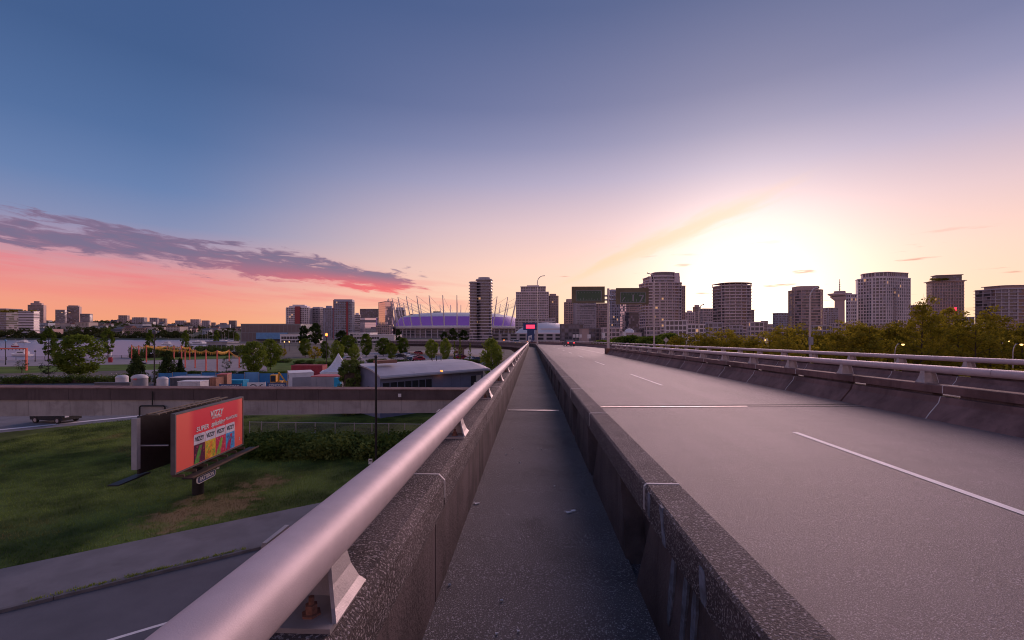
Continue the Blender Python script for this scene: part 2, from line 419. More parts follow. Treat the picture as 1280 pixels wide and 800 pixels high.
# hillside across the creek: a sheet in polar columns
SKY = [(-700, 402), (-300, 400), (0, 401), (60, 402), (110, 401), (150, 402), (200, 405), (250, 408), (290, 410.5), (330, 412)]
def skyrow(px):
    for (a, b), (c, d) in zip(SKY, SKY[1:]):
        if a <= px <= c: return b + (d - b) * (px - a) / (c - a)
    return SKY[-1][1]
def hill_z(px, D):
    top = zat(skyrow(px), 1700)
    t = min(1, max(0, (D - 690) / 1010)); t = t ** 1.15
    return .6 + (top - .6) * t
cols = list(range(-700, 331, 25)); Ds = [655, 662, 690, 760, 850, 950, 1080, 1220, 1400, 1550, 1700, 2000, 2600]
v = []; f = []
for c in cols:
    for i, D in enumerate(Ds):
        p = at(c, HZ, D); v.append((p.x, p.y, -2.2 if i == 0 else (.5 if i == 1 else hill_z(c, D) - (6 if D > 1800 else 0))))
k = len(Ds)
for a in range(len(cols) - 1):
    for i in range(k - 1): f.append((a * k + i, (a + 1) * k + i, (a + 1) * k + i + 1, a * k + i + 1))
me = bpy.data.meshes.new('hill'); me.from_pydata(v, [], f)
me.materials.append(pmat('hill_earth', (.06, .07, .045), .9, .3, .02)); me.polygons.foreach_set('use_smooth', [True] * len(f))
tag(link('hillside', me), kind='structure')

# ------------------------------------------------------------------ the viaduct
WALK = 1.6; SLOPE = .0158; S0 = 82.0; RC = 150.0
def zdeck(s):
    return ZC - WALK - SLOPE * s if s < 150 else ZC - WALK - SLOPE * 150 - .012 * (s - 150)
def bp(s, lat, h=0.0):
    if s <= S0: return Vector((lat, s, zdeck(s) + h))
    th = (s - S0) / RC
    return Vector((-RC * (1 - math.cos(th)) + lat * math.cos(th), S0 + RC * math.sin(th) + lat * math.sin(th), zdeck(s) + h))
def bth(s): return 0 if s <= S0 else (s - S0) / RC
def stations(a, b, step=6):
    out = [a]; s = a
    while s < b - 1e-6:
        s = min(b, s + (step if s >= S0 else 40)); 
        if out[-1] < S0 < s: s = S0
        out.append(s)
    return out
def sweep(mb, prof, a, b, step=6, cap=True):
    return mb.loft([[bp(s, l, h) for l, h in prof] for s in stations(a, b, step)], cap=cap)
END = 235.0
def sheet(name, l0, l1, h, a, b, mat, parent=None):
    mb = MB(); st = stations(a, b, 4)
    for p, q in zip(st, st[1:]): mb.quad(bp(p, l0, h), bp(p, l1, h), bp(q, l1, h), bp(q, l0, h))
    o = mb.build(name, mat, parent)
    if parent is None: o['kind'] = 'structure'
    return o
deck = MB(); sweep(deck, [(.845, -.02), (14.2, -.02), (14.2, -.45), (10.5, -.6), (9.2, -1.6), (3.8, -1.6), (2.4, -.6), (-.95, -.45), (-.95, -.03), (.84, -.03)], -16, END)
road = tag(deck.build('road_deck', M['road']), kind='structure')
wk = MB(); sweep(wk, [(-.60, -.001), (.70, -.001), (.70, -.028), (-.60, -.028)], -16, END)
walk = tag(wk.build('walkway', M['walk']), kind='structure')
# lane dashes
def dash(a, b, lat=4.57, w=.10):
    sheet('lane_dash', lat - w / 2, lat + w / 2, -.015, a, b, M['paint'], road)
for a, b in ((3.4, 8.15), (16.2, 21.4), (28.9, 33.3), (40.8, 45.0), (52.5, 56.5), (64.5, 68.5), (76.5, 80.5), (88.5, 92.5), (-9, -4.2)): dash(a, b)
sheet('edge_line', 8.0, 8.09, -.0155, 52, 100, M['paint'], road) 
# expansion joint across road and walkway
def skew(name, l0, s0, l1, s1, w, h, mat, parent):
    mb = MB(); mb.loft([[bp(s0 - w / 2, l0, h), bp(s0 + w / 2, l0, h), bp(s0 + w / 2, l0, h - .012), bp(s0 - w / 2, l0, h - .012)],
                        [bp(s1 - w / 2, l1, h), bp(s1 + w / 2, l1, h), bp(s1 + w / 2, l1, h - .012), bp(s1 - w / 2, l1, h - .012)]])
    return mb.build(name, mat, parent)
skew('joint_plate', -.54, 10.25, .60, 10.25, .13, .006, M['plate'], walk)
skew('joint_seam', -.54, 10.36, .60, 10.36, .05, .003, M['rubber'], walk)
skew('joint_seam', -.54, 10.13, .30, 10.13, .03, .003, M['rubber'], walk)
skew('joint_plate', .9, 10.9, 5.2, 11.25, .06, -.0145, M['plate'], road)
skew('joint_seam', .9, 11.03, 8.05, 11.75, .10, -.014, M['rubber'], road)
skew('joint_seam', .9, 10.78, 8.05, 11.4, .05, -.0142, M['rubber'], road)
for s in (36.0, 62.0): skew('joint_seam', -.54, s, .62, s, .10, .003, M['rubber'], walk); skew('joint_plate', -.54, s + .12, .62, s + .12, .08, .004, M['plate'], walk)
# bits of litter on the walkway
rnd = random.Random(4)
for i, (px, py) in enumerate(((596, 630), (711, 641), (716, 639), (640.7, 560.5), (632.7, 568.5), (650, 578.5), (676.5, 562), (562, 732), (627, 751.5), (674, 471), (682, 474), (693, 608), (621, 793), (648, 790))):
    D = WALK * F / (py - 424.0); p = at(px, py, D)
    w = .034 if i in (0, 1, 2) else .011
    q = MB(); a = rnd.random() * 3
    zz = zdeck(p.y) + .004
    q.loft([[(p.x + w * math.cos(a + t) * (1 if j else .9), p.y + w * .55 * math.sin(a + t), zz + .006 * j + .004 * math.sin(3 * t)) for t in (0, 1.3, 2.6, 3.7, 5.1)] for j in (0, 1)])
    o = q.build('paper_scrap', M['litter'])
    tag(o, 'tiny white scrap of paper lying on the walkway' if i > 2 else 'small crumpled white paper scrap on the dark walkway', 'litter', 'specks of litter on the walkway' if i > 2 else 'paper scraps on the walkway')

# --- left parapet: capped concrete panels
parapet = thing('parapet', 'weathered concrete parapet with rough aggregate cap under the round handrail', 'parapet', (0, 0, 0))
capP = [(-.53, .60), (-.53, .745), (-.565, .78), (-.925, .78), (-.95, .75), (-.95, .57), (-.535, .57)]
wallP = [(-.585, 0), (-.585, .57), (-.93, .57), (-.93, -.4), (-.585, -.4)]
J = [2.75 + 2.56 * k for k in range(-7, 30)]
def shared(parent, name, prof, mat, a, b, at_s, meshes={}):
    """panel meshes on the straight part share one mesh, moved along the slope"""
    key = (name, tuple(prof), round(b - a, 3), mat.name)
    if key not in meshes:
        mb = MB(); mb.loft([[(l, s, h - SLOPE * s) for l, h in prof] for s in (0, b - a)]); meshes[key] = mb.mesh(mat, name=name)
    return link(name, meshes[key], parent, (0, a, zdeck(a)))
for i, s in enumerate(J[:-1]):
    e = J[i + 1] - .018
    o = shared(parapet, 'cap_panel', capP, M['agg'], s, e, s)
    o = shared(parapet, 'wall_panel', wallP, M['conc'], s, e, s)
    if s < 45:
        out = [(l + (.004 if l > -.6 else 0), h + (.004 if h > .7 else 0)) for l, h in capP]
        sl = MB(); sl.loft([[(l, y, h) for l, h in ((-.527, .66), (-.527, .747), (-.564, .783), (-.70, .783), (-.70, .74), (-.56, .66))] for y in (0, .018)])
        if i % 3 != 1: shared(parapet, 'joint_seal', [(-.5275, .64), (-.5275, .746), (-.5635, .782), (-.72, .782), (-.72, .70), (-.60, .64)], M['seal'], e, e + .018, e)
s = J[-1]
while s < END - 1:
    e = min(END, s + 8)
    mb = MB(); sweep(mb, capP, s, e - .02, 4); mb.build('cap_panel', M['agg'], parapet)
    mb = MB(); sweep(mb, wallP, s, e - .02, 4); mb.build('wall_panel', M['conc'], parapet)
    s = e

# --- handrails on cast brackets
def bracket_mesh(hh, flare=1.0):
    """hh: clear height from the base to the rail centre; x towards the walkway"""
    mb = MB(); base = hh
    mb.box((-.03, -.02, .008), (.30, .24, .016))
    # transverse web
    web = [(-.15, .016), (.09, .016), (.062, hh * .55), (.05, hh - .05), (-.07, hh - .05), (-.10, hh * .55)]
    mb.loft([[(x, y, z) for x, z in web] for y in (.02, .038)])
    def flange(pts, y0, y1, t):
        n = len(pts)
        for (xa, za, wa), (xb, zb, wb) in zip(pts, pts[1:]):
            mb.loft([[(xa, .03 - wa, za), (xa + t, .03 - wa, za), (xa + t, .03 + wa * .6, za), (xa, .03 + wa * .6, za)],
                     [(xb, .03 - wb, zb), (xb + t, .03 - wb, zb), (xb + t, .03 + wb * .6, zb), (xb, .03 + wb * .6, zb)]])
    flange([(.115, .016, .145), (.098, hh * .22, .115), (.078, hh * .5, .085), (.066, hh * .8, .07), (.064, hh - .02, .068)], 0, 0, .012)
    flange([(-.185, .016, .145), (-.18, hh * .3, .115), (-.165, hh * .6, .09), (-.14, hh * .85, .08), (-.128, hh + .03, .08)], 0, 0, .014)
    return mb.mesh(M['cast'], name='bracket')
def bolt_mesh():
    mb = MB(); mb.lathe([(.028, 0), (.028, .006), (.018, .007), (.018, .03), (.009, .031), (.009, .052), (.0, .053)], 6)
    return mb.mesh(M['rust'], name='bolt')
BOLT = bolt_mesh()
RW, RH = .089, .079
railP = []
for i in range(20):
    t = 2 * math.pi * i / 20; cx, sz = math.cos(t), math.sin(t)
    railP.append((RW * math.copysign(abs(cx) ** .8, cx), RH * math.copysign(abs(sz) ** .8, sz)))
def handrail(label, lat, base_h, ctr_h, first, step, s_end, sec0, sec, flip=1, group=None, name='handrail', bolts_to=12):
    root = thing(name, label, 'handrail', (0, 0, 0), 0, group)
    bm_ = bracket_mesh(ctr_h - base_h)
    s = first
    while s < s_end:
        p = bp(s, lat, base_h)
        o = link('bracket', bm_, root, p, bth(s) + (0 if flip > 0 else math.pi))
        if 0 < s < bolts_to:
            for x in (-.10, .035): link('bolt', BOLT, o, (x, -.075, .016))
        s += step
    s = sec0; prof = [(lat + x, ctr_h + z) for x, z in railP]
    prof = list(reversed(prof))
    while s < s_end:
        e = min(s + sec, s_end)
        mb = MB(); sweep(mb, prof, s + .006, e - .006, 3)
        mb.build('rail_section', M['alu'], root, True)
        mb = MB(); sweep(mb, [(lat + (l - lat) * .93, ctr_h + (h - ctr_h) * .93) for l, h in prof], e - .12, e + .12, 3)
        mb.build('sleeve', M['cast'], root, True)
        s = e
    return root
handrail('thick round aluminium handrail on cast brackets along the walkway parapet', -.68, .78, .96, 1.38 - 2.48 * 4, 2.48, END, -15.6, 7.35)

# --- barrier between walkway and road: beam over wide posts
mid = thing('walkway_barrier', 'low concrete barrier of stubby posts and square beam between walkway and road', 'barrier')
beamP = [(.66, .57), (.66, .735), (.675, .75), (.86, .75), (.875, .735), (.875, .57)]
J2 = [2.72 + 2.57 * k for k in range(-7, 30)]
for i, s in enumerate(J2[:-1]):
    e = J2[i + 1] - .018
    shared(mid, 'beam', beamP, M['agg'], s, e, s)
    if 0 < s < 34: shared(mid, 'joint_seal', [(.657, .60), (.657, .737), (.673, .753), (.86, .753), (.86, .70), (.70, .60)], M['seal'], e, e + .018, e)
postM = MB(); W2 = 2.15
postM.loft([[(.685, -.92, -.02), (.685, .92, -.02), (.70, .58, .571), (.70, -.58, .571)], [(.84, -.92, -.02), (.84, .92, -.02), (.84, .58, .571), (.84, -.58, .571)]])
postM = postM.mesh(M['conc'], name='post')
s = 3.18 - W2 / 2 - W2 * 7
while s < 78:
    link('post', postM, mid, bp(s, 0)); s += W2
backM = MB(); sweep(backM, [(.842, -.03), (.842, .571), (.87, .571), (.87, -.03)], -16, 78); backM.build('back_wall', M['conc'], mid)
s = J2[-1]
mb = MB(); sweep(mb, beamP, s, END, 4); mb.build('beam', M['agg'], mid)
mb = MB(); sweep(mb, [(.69, -.02), (.70, .571), (.87, .571), (.87, -.02)], 78, END, 4); mb.build('post', M['conc'], mid)
# grey spray marks on the barrier
def blob(pts, parent, mat=M['spray']):
    mb = MB(); mb.loft([pts, [Vector(p) + Vector((.012, 0, 0)) for p in pts]]); return mb.build('spray_mark', mat, parent)
def strip_on(lat, s0, h0, s1, h1, w, parent, jag=5, seed=1):
    r = random.Random(seed); up = []; lo = []
    for i in range(jag + 1):
        t = i / jag; s = s0 + (s1 - s0) * t; h = h0 + (h1 - h0) * t; k = w * (.55 + .45 * math.sin(math.pi * (.12 + .76 * t))) * r.uniform(.8, 1.15)
        up.append(Vector((lat - .0035, s - k / 2, zdeck(s) + h))); lo.append(Vector((lat - .0035, s + k / 2, zdeck(s) + h)))
    blob(up + lo[::-1], parent)
strip_on(.66, 2.60, .735, 2.60, .60, .055, mid, 5, 1)
strip_on(.66, 2.36, .745, 2.30, .57, .06, mid, 5, 2)
strip_on(.66, 1.80, .71, 1.78, .58, .07, mid, 5, 3)
for k, (a, b) in enumerate(((2.24, 2.33), (2.06, 2.14), (1.95, 1.99))): strip_on(.688, a, .54, b, .16 + .1 * (k == 2), .055, mid, 6, 5 + k)

# --- roadside barriers with rails
def road_barrier(label, l0, s0, s1, group, gap_at=12.3):
    root = thing('roadside_barrier', label, 'barrier', (0, 0, 0), 0, group)
    low = [(l0, -.02), (l0 + .06, .07), (l0 + .25, .30), (l0 + .29, .43), (l0 + .62, .43), (l0 + .80, -.02)]
    beam = [(l0 + .33, .49), (l0 + .33, .64), (l0 + .345, .655), (l0 + .63, .655), (l0 + .645, .64), (l0 + .645, .49)]
    fill = [(l0 + .40, .43), (l0 + .40, .49), (l0 + .60, .49), (l0 + .60, .43)]
    sl = [(l0 - .004, -.02), (l0 + .056, .072), (l0 + .245, .304), (l0 + .286, .433), (l0 + .40, .433), (l0 + .40, -.02)]
    sb = [(l0 + .326, .50), (l0 + .326, .642), (l0 + .343, .659), (l0 + .63, .659), (l0 + .63, .55)]
    s = gap_at - 2.6 * 12; i = 0
    while s < min(s1, S0 - 1):
        e = min(s + 2.6, s1)
        if e > s0:
            wide = abs(e - gap_at) < .1
            g = .07 if wide else .02
            a = max(s, s0)
            shared(root, 'base_panel', low, M['conc2'], a, e - g, a)
            shared(root, 'beam', beam, M['conc2'], a, e - g, a)
            shared(root, 'filler_block', fill, M['conc'], a + .3, e - g - .3, a)
            if not wide and 0 < e < 45:
                shared(root, 'joint_seal', sl, M['seal'], e - g, e, e); shared(root, 'joint_seal', sb, M['seal'], e - g, e, e)
        s = e
        if s1 - s < .01: break
    while s < s1 - 1:
        e = min(s1, s + 7)
        for nm, pr in (('base_panel', low), ('beam', beam), ('filler_block', fill)):
            mb = MB(); sweep(mb, pr, s, e - .02, 4); mb.build(nm, M['conc2'], root)
        s = e
    return root
road_barrier('sloped concrete barrier between the main road and the exit lane', 8.06, -14, 49.5, None)
handrail('pink lit metal rail on tall brackets over the barrier beside the main road', 8.56, .655, .97, 10.3 - 2.6 * 9, 2.6, 49, -14.6, 7.8, -1, bolts_to=0)
road_barrier('sloped concrete outer barrier between the exit lane and the trees', 13.05, -14, END, None)
handrail('outer metal rail on brackets running along the trees', 13.55, .655, .97, 9.6 - 2.6 * 9, 2.6, END, -11, 7.8, -1, bolts_to=0)
# crash cushion at the nose of the barrier
nose = thing('crash_cushion', 'rust brown crash cushion at the end of the road barrier', 'crash cushion', bp(50.3, 8.45, 0))
mb = MB()
for i in range(3): mb.box((0, .35 + i * .0, .0), (.01, .01, .01)) if False else None
mb.loft([[(-.38, -.5, -.02), (.38, -.5, -.02), (.38, -.5, .62), (-.38, -.5, .62)], [(-.34, .7, -.03), (.34, .7, -.03), (.30, .7, .60), (-.30, .7, .60)]]); mb.build('body', M['brown'], nose)
for y in (-.3, .0, .3, .6):
    mb = MB(); mb.box((0, y, .30), (.80, .06, .62)); mb.build('rib', M['conc2'], nose)
# piers under the viaduct
for s in (-8, 21, 58, 88, 112, 136, 160, 184):
    p = bp(s, 6.5, -1.6); t = thing('viaduct_pier', 'thick concrete pier under the viaduct deck', 'pier', (p.x, p.y, 0), bth(s), 'viaduct piers')
    mb = MB(); mb.loft([[(x * k, y * k, z) for x, y in ((-1.1, -.7), (1.1, -.7), (1.3, -.4), (1.3, .4), (1.1, .7), (-1.1, .7), (-1.3, .4), (-1.3, -.4))] for z, k in ((-.3, 1), (p.z - .9, 1))]); mb.build('shaft', M['gird'], t)
    mb = MB(); mb.loft([[(-1.4, -.75, p.z - .9), (1.4, -.75, p.z - .9), (1.4, .75, p.z - .9), (-1.4, .75, p.z - .9)], [(-2.9, -.8, p.z + .003), (2.9, -.8, p.z + .003), (2.9, .8, p.z + .003), (-2.9, .8, p.z + .003)]]); mb.build('crosshead', M['gird'], t)
# ------------------------------------------------------------------ trees and shrubs
LEAF = {'mid': leafmat('leaf_mid_green', (.07, .115, .022), (.19, .25, .05)),
        'dark': leafmat('leaf_dark_green', (.03, .052, .02), (.08, .11, .035), .2),
        'olive': leafmat('leaf_olive', (.16, .145, .022), (.36, .30, .05), .45),
        'bright': leafmat('leaf_bright_green', (.11, .16, .027), (.26, .32, .065)),
        'yellow': leafmat('leaf_yellow_green', (.24, .20, .02), (.46, .36, .04)),
        'far': leafmat('leaf_far_wood', (.04, .055, .024), (.10, .11, .045), .15),
        'ivy': leafmat('leaf_ivy', (.06, .10, .025), (.19, .24, .07), .2)}
def leaf_quads(rs, ctr, n, rad_, size, flat=.75, up=.0):
    """n leaf diamonds scattered round each centre"""
    k = len(ctr); c = np.repeat(ctr, n, axis=0); r = np.repeat(rad_, n)
    d = rs.normal(size=(k * n, 3)); d /= np.linalg.norm(d, axis=1)[:, None]
    c = c + d * (r * rs.uniform(.35, 1.05, k * n) ** .6)[:, None] * np.array([1, 1, flat])
    u = rs.normal(size=(k * n, 3)); u[:, 2] *= .6; u /= np.linalg.norm(u, axis=1)[:, None]
    w = np.cross(u, rs.normal(size=(k * n, 3))); w /= np.linalg.norm(w, axis=1)[:, None]
    s = size * rs.uniform(.6, 1.4, k * n)[:, None]
    return np.stack([c - u * s, c - w * s * .6, c + u * s, c + w * s * .6], axis=1)
def tree_mesh(kind, H, W, seed, leaf, size, clumps=70, per=40, trunk_h=.28, shape='round', limbs=26):
    rs = np.random.RandomState(seed); ctr = []; rr = []
    lo = H * trunk_h
    while len(ctr) < clumps:
        t = rs.uniform(0, 1); z = lo + (H - lo) * t
        if shape == 'round': prof = math.sqrt(max(0, 1 - (2 * t - .95) ** 2 * .98))
        elif shape == 'cone': prof = (1 - t) ** .85 + .04
        elif shape == 'oval': prof = math.sin(math.pi * min(1, t * .88 + .10)) ** .7
        elif shape == 'spire': prof = (1 - t ** 1.6) * (.55 + .45 * math.sin(t * 11 + seed))
        else: prof = (1 - t * .75)
        a = rs.uniform(0, 2 * math.pi); q = rs.uniform(.35, 1) ** .6
        R = W / 2 * prof * q * rs.uniform(.78, 1.12)
        ctr.append((R * math.cos(a), R * math.sin(a), z)); rr.append(W * (.085 if shape in ('spire',) else .115) * rs.uniform(.65, 1.35))
    ctr = np.array(ctr); rr = np.array(rr)
    q = leaf_quads(rs, ctr, per, rr, size)
    crown = quads_mesh(q, LEAF[leaf], name='crown')
    mb = MB(); r0 = H * .018 + .05
    pts = [Vector((rs.normal() * .02 * H * t, rs.normal() * .02 * H * t, H * .82 * t)) for t in (0, .2, .4, .6, .8, 1)]
    for i, (a, b) in enumerate(zip(pts, pts[1:])): mb.tube(a, b, r0 * (1 - i * .17), r0 * (1 - (i + 1) * .17), 6)
    for c in ctr[rs.permutation(len(ctr))[:limbs]]:
        zz = max(lo * .8, c[2] - .35 * math.hypot(c[0], c[1]) - .05 * H); t = min(.98, zz / (H * .82)); i = min(4, int(t * 5))
        base = pts[i].lerp(pts[i + 1], t * 5 - i); mb.tube(base, c, r0 * .32 * (1 - t * .6), r0 * .08, 4)
    return mb.mesh(M['bark'], name='trunk'), crown
def loose_tree(H, W, seed, leaf, size, branches=34, per=26):
    """an open tree: rising branches carrying flat sprays of leaves, with gaps between"""
    rs = np.random.RandomState(seed); mb = MB(); ctr = []; rr = []; r0 = H * .013 + .04
    lean = rs.normal(size=2) * .03 * H
    top = lambda t: Vector((lean[0] * t * t, lean[1] * t * t, H * .97 * t))
    for i in range(7): mb.tube(top(i / 7), top((i + 1) / 7), r0 * (1.02 - i / 7), r0 * (1.02 - (i + 1) / 7), 6)
    for i in range(branches):
        t = .10 + .87 * (i + rs.rand() * .8) / branches; a = i * 2.4 + rs.normal() * .35
        L = W / 2 * (min(1, t * 3.2) ** .5) * (1 - t ** 2.1 * .86) * rs.uniform(.62, 1.12)
        b0 = top(t * .93); rise = rs.uniform(.25, .75)
        tip = b0 + Vector((math.cos(a) * L, math.sin(a) * L, L * rise)); mid_ = b0.lerp(tip, .55) + Vector((0, 0, -.06 * L))
        mb.tube(b0, mid_, r0 * .32 * (1 - t * .7), r0 * .2 * (1 - t * .7), 4).tube(mid_, tip, r0 * .2 * (1 - t * .7), r0 * .06, 4)
        n = 3 + int(L * 1.25)
        for j in range(n):
            k = rs.uniform(.3, 1.03); c = b0.lerp(mid_, k / .55) if k < .55 else mid_.lerp(tip, (k - .55) / .45)
            ctr.append((c.x + rs.normal() * .28, c.y + rs.normal() * .28, c.z + rs.normal() * .16)); rr.append(rs.uniform(.38, .80) * (W / 7) ** .5)
    ctr = np.array(ctr); q = leaf_quads(rs, ctr, per, np.array(rr), size, .55)
    return mb.mesh(M['bark'], name='trunk'), quads_mesh(q, LEAF[leaf], name='crown')
def tree(name, label, loc, meshes, sc=1.0, rz=0.0, group=None, cat='tree'):
    t = thing(name, label, cat, loc, rz, group); t.scale = sc if hasattr(sc, '__len__') else (sc, sc, sc)
    link('trunk', meshes[0], t); link('crown', meshes[1], t); return t
def tree_px(name, label, x0, x1, ytop, ybot, meshes, base, group=None, z=0.0, rz=None, D=None, cat='tree'):
    """a tree standing on the ground seen at row ybot, as wide and tall as the picture shows"""
    D = D or dep(ybot, z); p = at((x0 + x1) / 2, HZ, D)
    H = zat(ytop, D) - z; W = (x1 - x0) / F * D * .80
    return tree(name, label, (p.x, p.y, z), meshes, (W / base[1], W / base[1], H / base[0]), (x0 * 1.7) % 6.28 if rz is None else rz, group, cat)
def bush_mesh(seed, W, Dp, H, leaf, size, n=40, per=40):
    rs = np.random.RandomState(seed)
    c = np.stack([rs.uniform(-W / 2, W / 2, n), rs.uniform(-Dp / 2, Dp / 2, n), H * rs.uniform(.15, .8, n)], axis=1)
    q = leaf_quads(rs, c, per, np.full(n, min(H, Dp) * .38), size); q[:, :, 2] = np.maximum(q[:, :, 2], .01)
    return quads_mesh(q, LEAF[leaf], name='foliage')

# ------------------------------------------------------------------ street and lawn below, at the left
ang = math.radians(38.3); U = Vector((math.cos(ang), math.sin(ang), 0)); N_ = Vector((-U.y, U.x, 0))
kerbP = (gnd(0, 768) + gnd(320, 688)) / 2; grassP = (gnd(0, 718) + gnd(395, 630)) / 2; lineP = (gnd(140, 800) + gnd(212, 778)) / 2
def along(p, o0, o1, a=-60, b=75): 
    return [p + U * a + N_ * o0, p + U * b + N_ * o0, p + U * b + N_ * o1, p + U * a + N_ * o1]
sw = (grassP - kerbP).dot(N_); lw = (lineP - kerbP).dot(N_)
street = flat('street', along(kerbP, -11.5, .02), .012, M['asph'])
sheet_line = MB(); 
for a in range(-6, 9):
    q = [p for p in along(kerbP, lw - .07, lw + .07, a * 9, a * 9 + 9 if a < 2 else a * 9 + 3)]
    MB().quad(*[(p.x, p.y, .016) for p in q]).build('lane_line', M['paint'], street)
k = MB(); 
for a in range(-24, 30):
    pts = along(kerbP, 0, .16, a * 2.5, a * 2.5 + 2.48)
    k = MB(); k.prism([(p.x, p.y) for p in pts], 0, .13); k.build('kerb_stone', M['kerb'], street)
sidewalk = MB(); sidewalk.prism([(p.x, p.y) for p in along(kerbP, .16, sw)], -.02, .12)
sidewalk = tag(sidewalk.build('pavement', M['side']), kind='structure')
# weeds growing out of the kerb joint
rs = np.random.RandomState(8); q = []
for a in np.concatenate([rs.uniform(-3.2, .5, 70), rs.uniform(-.5, 3.4, 110)]):
    p = kerbP + U * float(a) + N_ * (.19 + .03 * float(rs.normal()))
    for _ in range(5):
        w = rs.normal(size=2) * .04; hgt = rs.uniform(.03, .10)
        b0 = np.array([p.x + rs.normal() * .05, p.y + rs.normal() * .05, .121]); tdir = np.array([w[0], w[1], hgt]); sd = np.array([-w[1], w[0], 0]) / (np.hypot(*w) + 1e-6) * .012
        q.append([b0 - sd, b0 + sd, b0 + tdir + sd * .3, b0 + tdir - sd * .3])
link('kerb_weeds', quads_mesh(np.array(q), LEAF['bright']))['kind'] = 'stuff'
lawnpts = [p for p in along(kerbP, sw, sw + .1, -60, 75)][:2]
lawn = flat('lawn', [lawnpts[0], lawnpts[1], gnd(700, 500), gnd(560, 516), gnd(320, 519), gnd(180, 522), gnd(0, 540.5), gnd(-260, 569)], .008, M['lawn'])
upper = flat('side_road', [gnd(-400, 588), gnd(0, 541), gnd(195, 522), gnd(300, 514), gnd(300, 503), gnd(0, 505), gnd(-400, 505)], .014, M['side'])
rl = MB()
for t0, t1 in ((-300, -40), (-30, 190)):
    a, b = gnd(t0, 541 - t0 * .0995 + -3.0), gnd(t1, 541 - t1 * .0995 - 3.0); c, d = gnd(t1, 541 - t1 * .0995 - 4.2), gnd(t0, 541 - t0 * .0995 - 4.2)
    MB().quad(*[(p.x, p.y, .019) for p in (a, b, c, d)]).build('edge_line', M['paint'], upper)
# worn, dry patches near the billboard post, in the turf and in the blades
def dry_patches(g, v, c):
    n = g.noise(v, .9, 5, .65)
    for (px, py, r_) in ((268, 632, 2.6), (215, 650, 1.8), (330, 604, 1.6)):
        P = gnd(px, py); d = g.node('ShaderNodeVectorMath', operation='DISTANCE'); g.put(d.inputs[0], v); d.inputs[1].default_value = (P.x, P.y, .03)
        c = g.mix(g.m('MULTIPLY', g.step(g.m('ADD', d.outputs['Value'], g.m('MULTIPLY', g.m('SUBTRACT', n, .5), r_ * 3.5)), r_, r_ * .35), .75), c, (.27, .19, .10, 1))
    return c
_g = NG(M['lawn'].node_tree); _b = [n for n in M['lawn'].node_tree.nodes if n.type == 'BSDF_PRINCIPLED'][0]
_c = _b.inputs['Base Color'].links[0].from_socket
_g.put(_b.inputs['Base Color'], dry_patches(_g, _g.node('ShaderNodeNewGeometry').outputs['Position'], _c))
# grass blades on the lawn
def grass(n=150000):
    rs = np.random.RandomState(3)
    x = rs.uniform(-46, 2, n * 3); y = rs.uniform(15, 50, n * 3)
    ok = ((x - kerbP.x) * N_.x + (y - kerbP.y) * N_.y > sw + .05)
    e0, e1 = gnd(0, 540.5), gnd(195, 521); dx, dy = e1.x - e0.x, e1.y - e0.y
    ok &= ((x - e0.x) * dy - (y - e0.y) * dx > .3)
    ok &= y > np.abs(x) * .55
    x, y = x[ok][:n], y[ok][:n]; n = len(x)
    w = rs.normal(size=(n, 2)) * .035; hgt = rs.uniform(.04, .11, n)
    a = rs.uniform(0, 6.28, n); sd = np.stack([np.cos(a), np.sin(a), np.zeros(n)], 1) * .014
    b = np.stack([x, y, np.full(n, .008)], 1); t = np.stack([w[:, 0], w[:, 1], hgt], 1)
    q = np.stack([b - sd, b + sd, b + t + sd * .2, b + t - sd * .2], 1)
    g_m, g, bs, out = new_mat('grass_blade')
    v = g.node('ShaderNodeNewGeometry').outputs['Position']
    c = g.mix(g.step(g.noise(v, .3, 6, .65), .36, .62), (.055, .105, .02, 1), (.22, .30, .06, 1))
    c = g.mix(g.m('MULTIPLY', g.step(g.noise(v, .17, 6, .62, .4), .55, .68), .85), c, (.27, .20, .09, 1))
    c = dry_patches(g, v, c)
    g.put(bs.inputs['Base Color'], c); bs.inputs['Roughness'].default_value = .9; bs.inputs['Specular IOR Level'].default_value = .1
    link('grass', quads_mesh(q, g_m))['kind'] = 'stuff'
grass()

# ------------------------------------------------------------------ guideway crossing at the left
def gw(t):      # t in photograph columns
    k = t / 600; D = 38 + 4 * k; p = at(t, HZ, D)
    return p, 4.89 - .70 * k, 3.82 - .59 * k, 2.42 - .38 * k
guide = thing('guideway', 'long concrete guideway with dark parapet and pale girder crossing the lawn', 'guideway')
gx = [-330 + 52 * i for i in range(23)]
for i, (a, b) in enumerate(zip(gx, gx[1:])):
    (p, t0, m0, b0), (q, t1, m1, b1) = gw(a), gw(b)
    d = (q - p); d.z = 0; d.normalize(); n = Vector((-d.y, d.x, 0)); q = q - d * .02
    def ring(p, prof): return [(p.x + n.x * o, p.y + n.y * o, z) for o, z in prof]
    mb = MB(); mb.loft([ring(p, [(0, m0), (0, t0 - .10), (0.02, t0 - .09), (1.55, t0 - .09), (1.55, m0)]), ring(q, [(0, m1), (0, t1 - .10), (0.02, t1 - .09), (1.55, t1 - .09), (1.55, m1)])]); mb.build('parapet_panel', M['gtop'], guide)
    mb = MB(); mb.loft([ring(p, [(-.05, t0 - .088), (-.05, t0), (1.6, t0), (1.6, t0 - .088)]), ring(q, [(-.05, t1 - .088), (-.05, t1), (1.6, t1), (1.6, t1 - .088)])]); mb.build('coping', M['conc2'], guide)
    mb = MB(); mb.loft([ring(p, [(.16, b0), (.12, m0 - .002), (1.5, m0 - .002), (1.44, b0)]), ring(q, [(.16, b1), (.12, m1 - .002), (1.5, m1 - .002), (1.44, b1)])]); mb.build('girder_segment', M['gird'], guide)
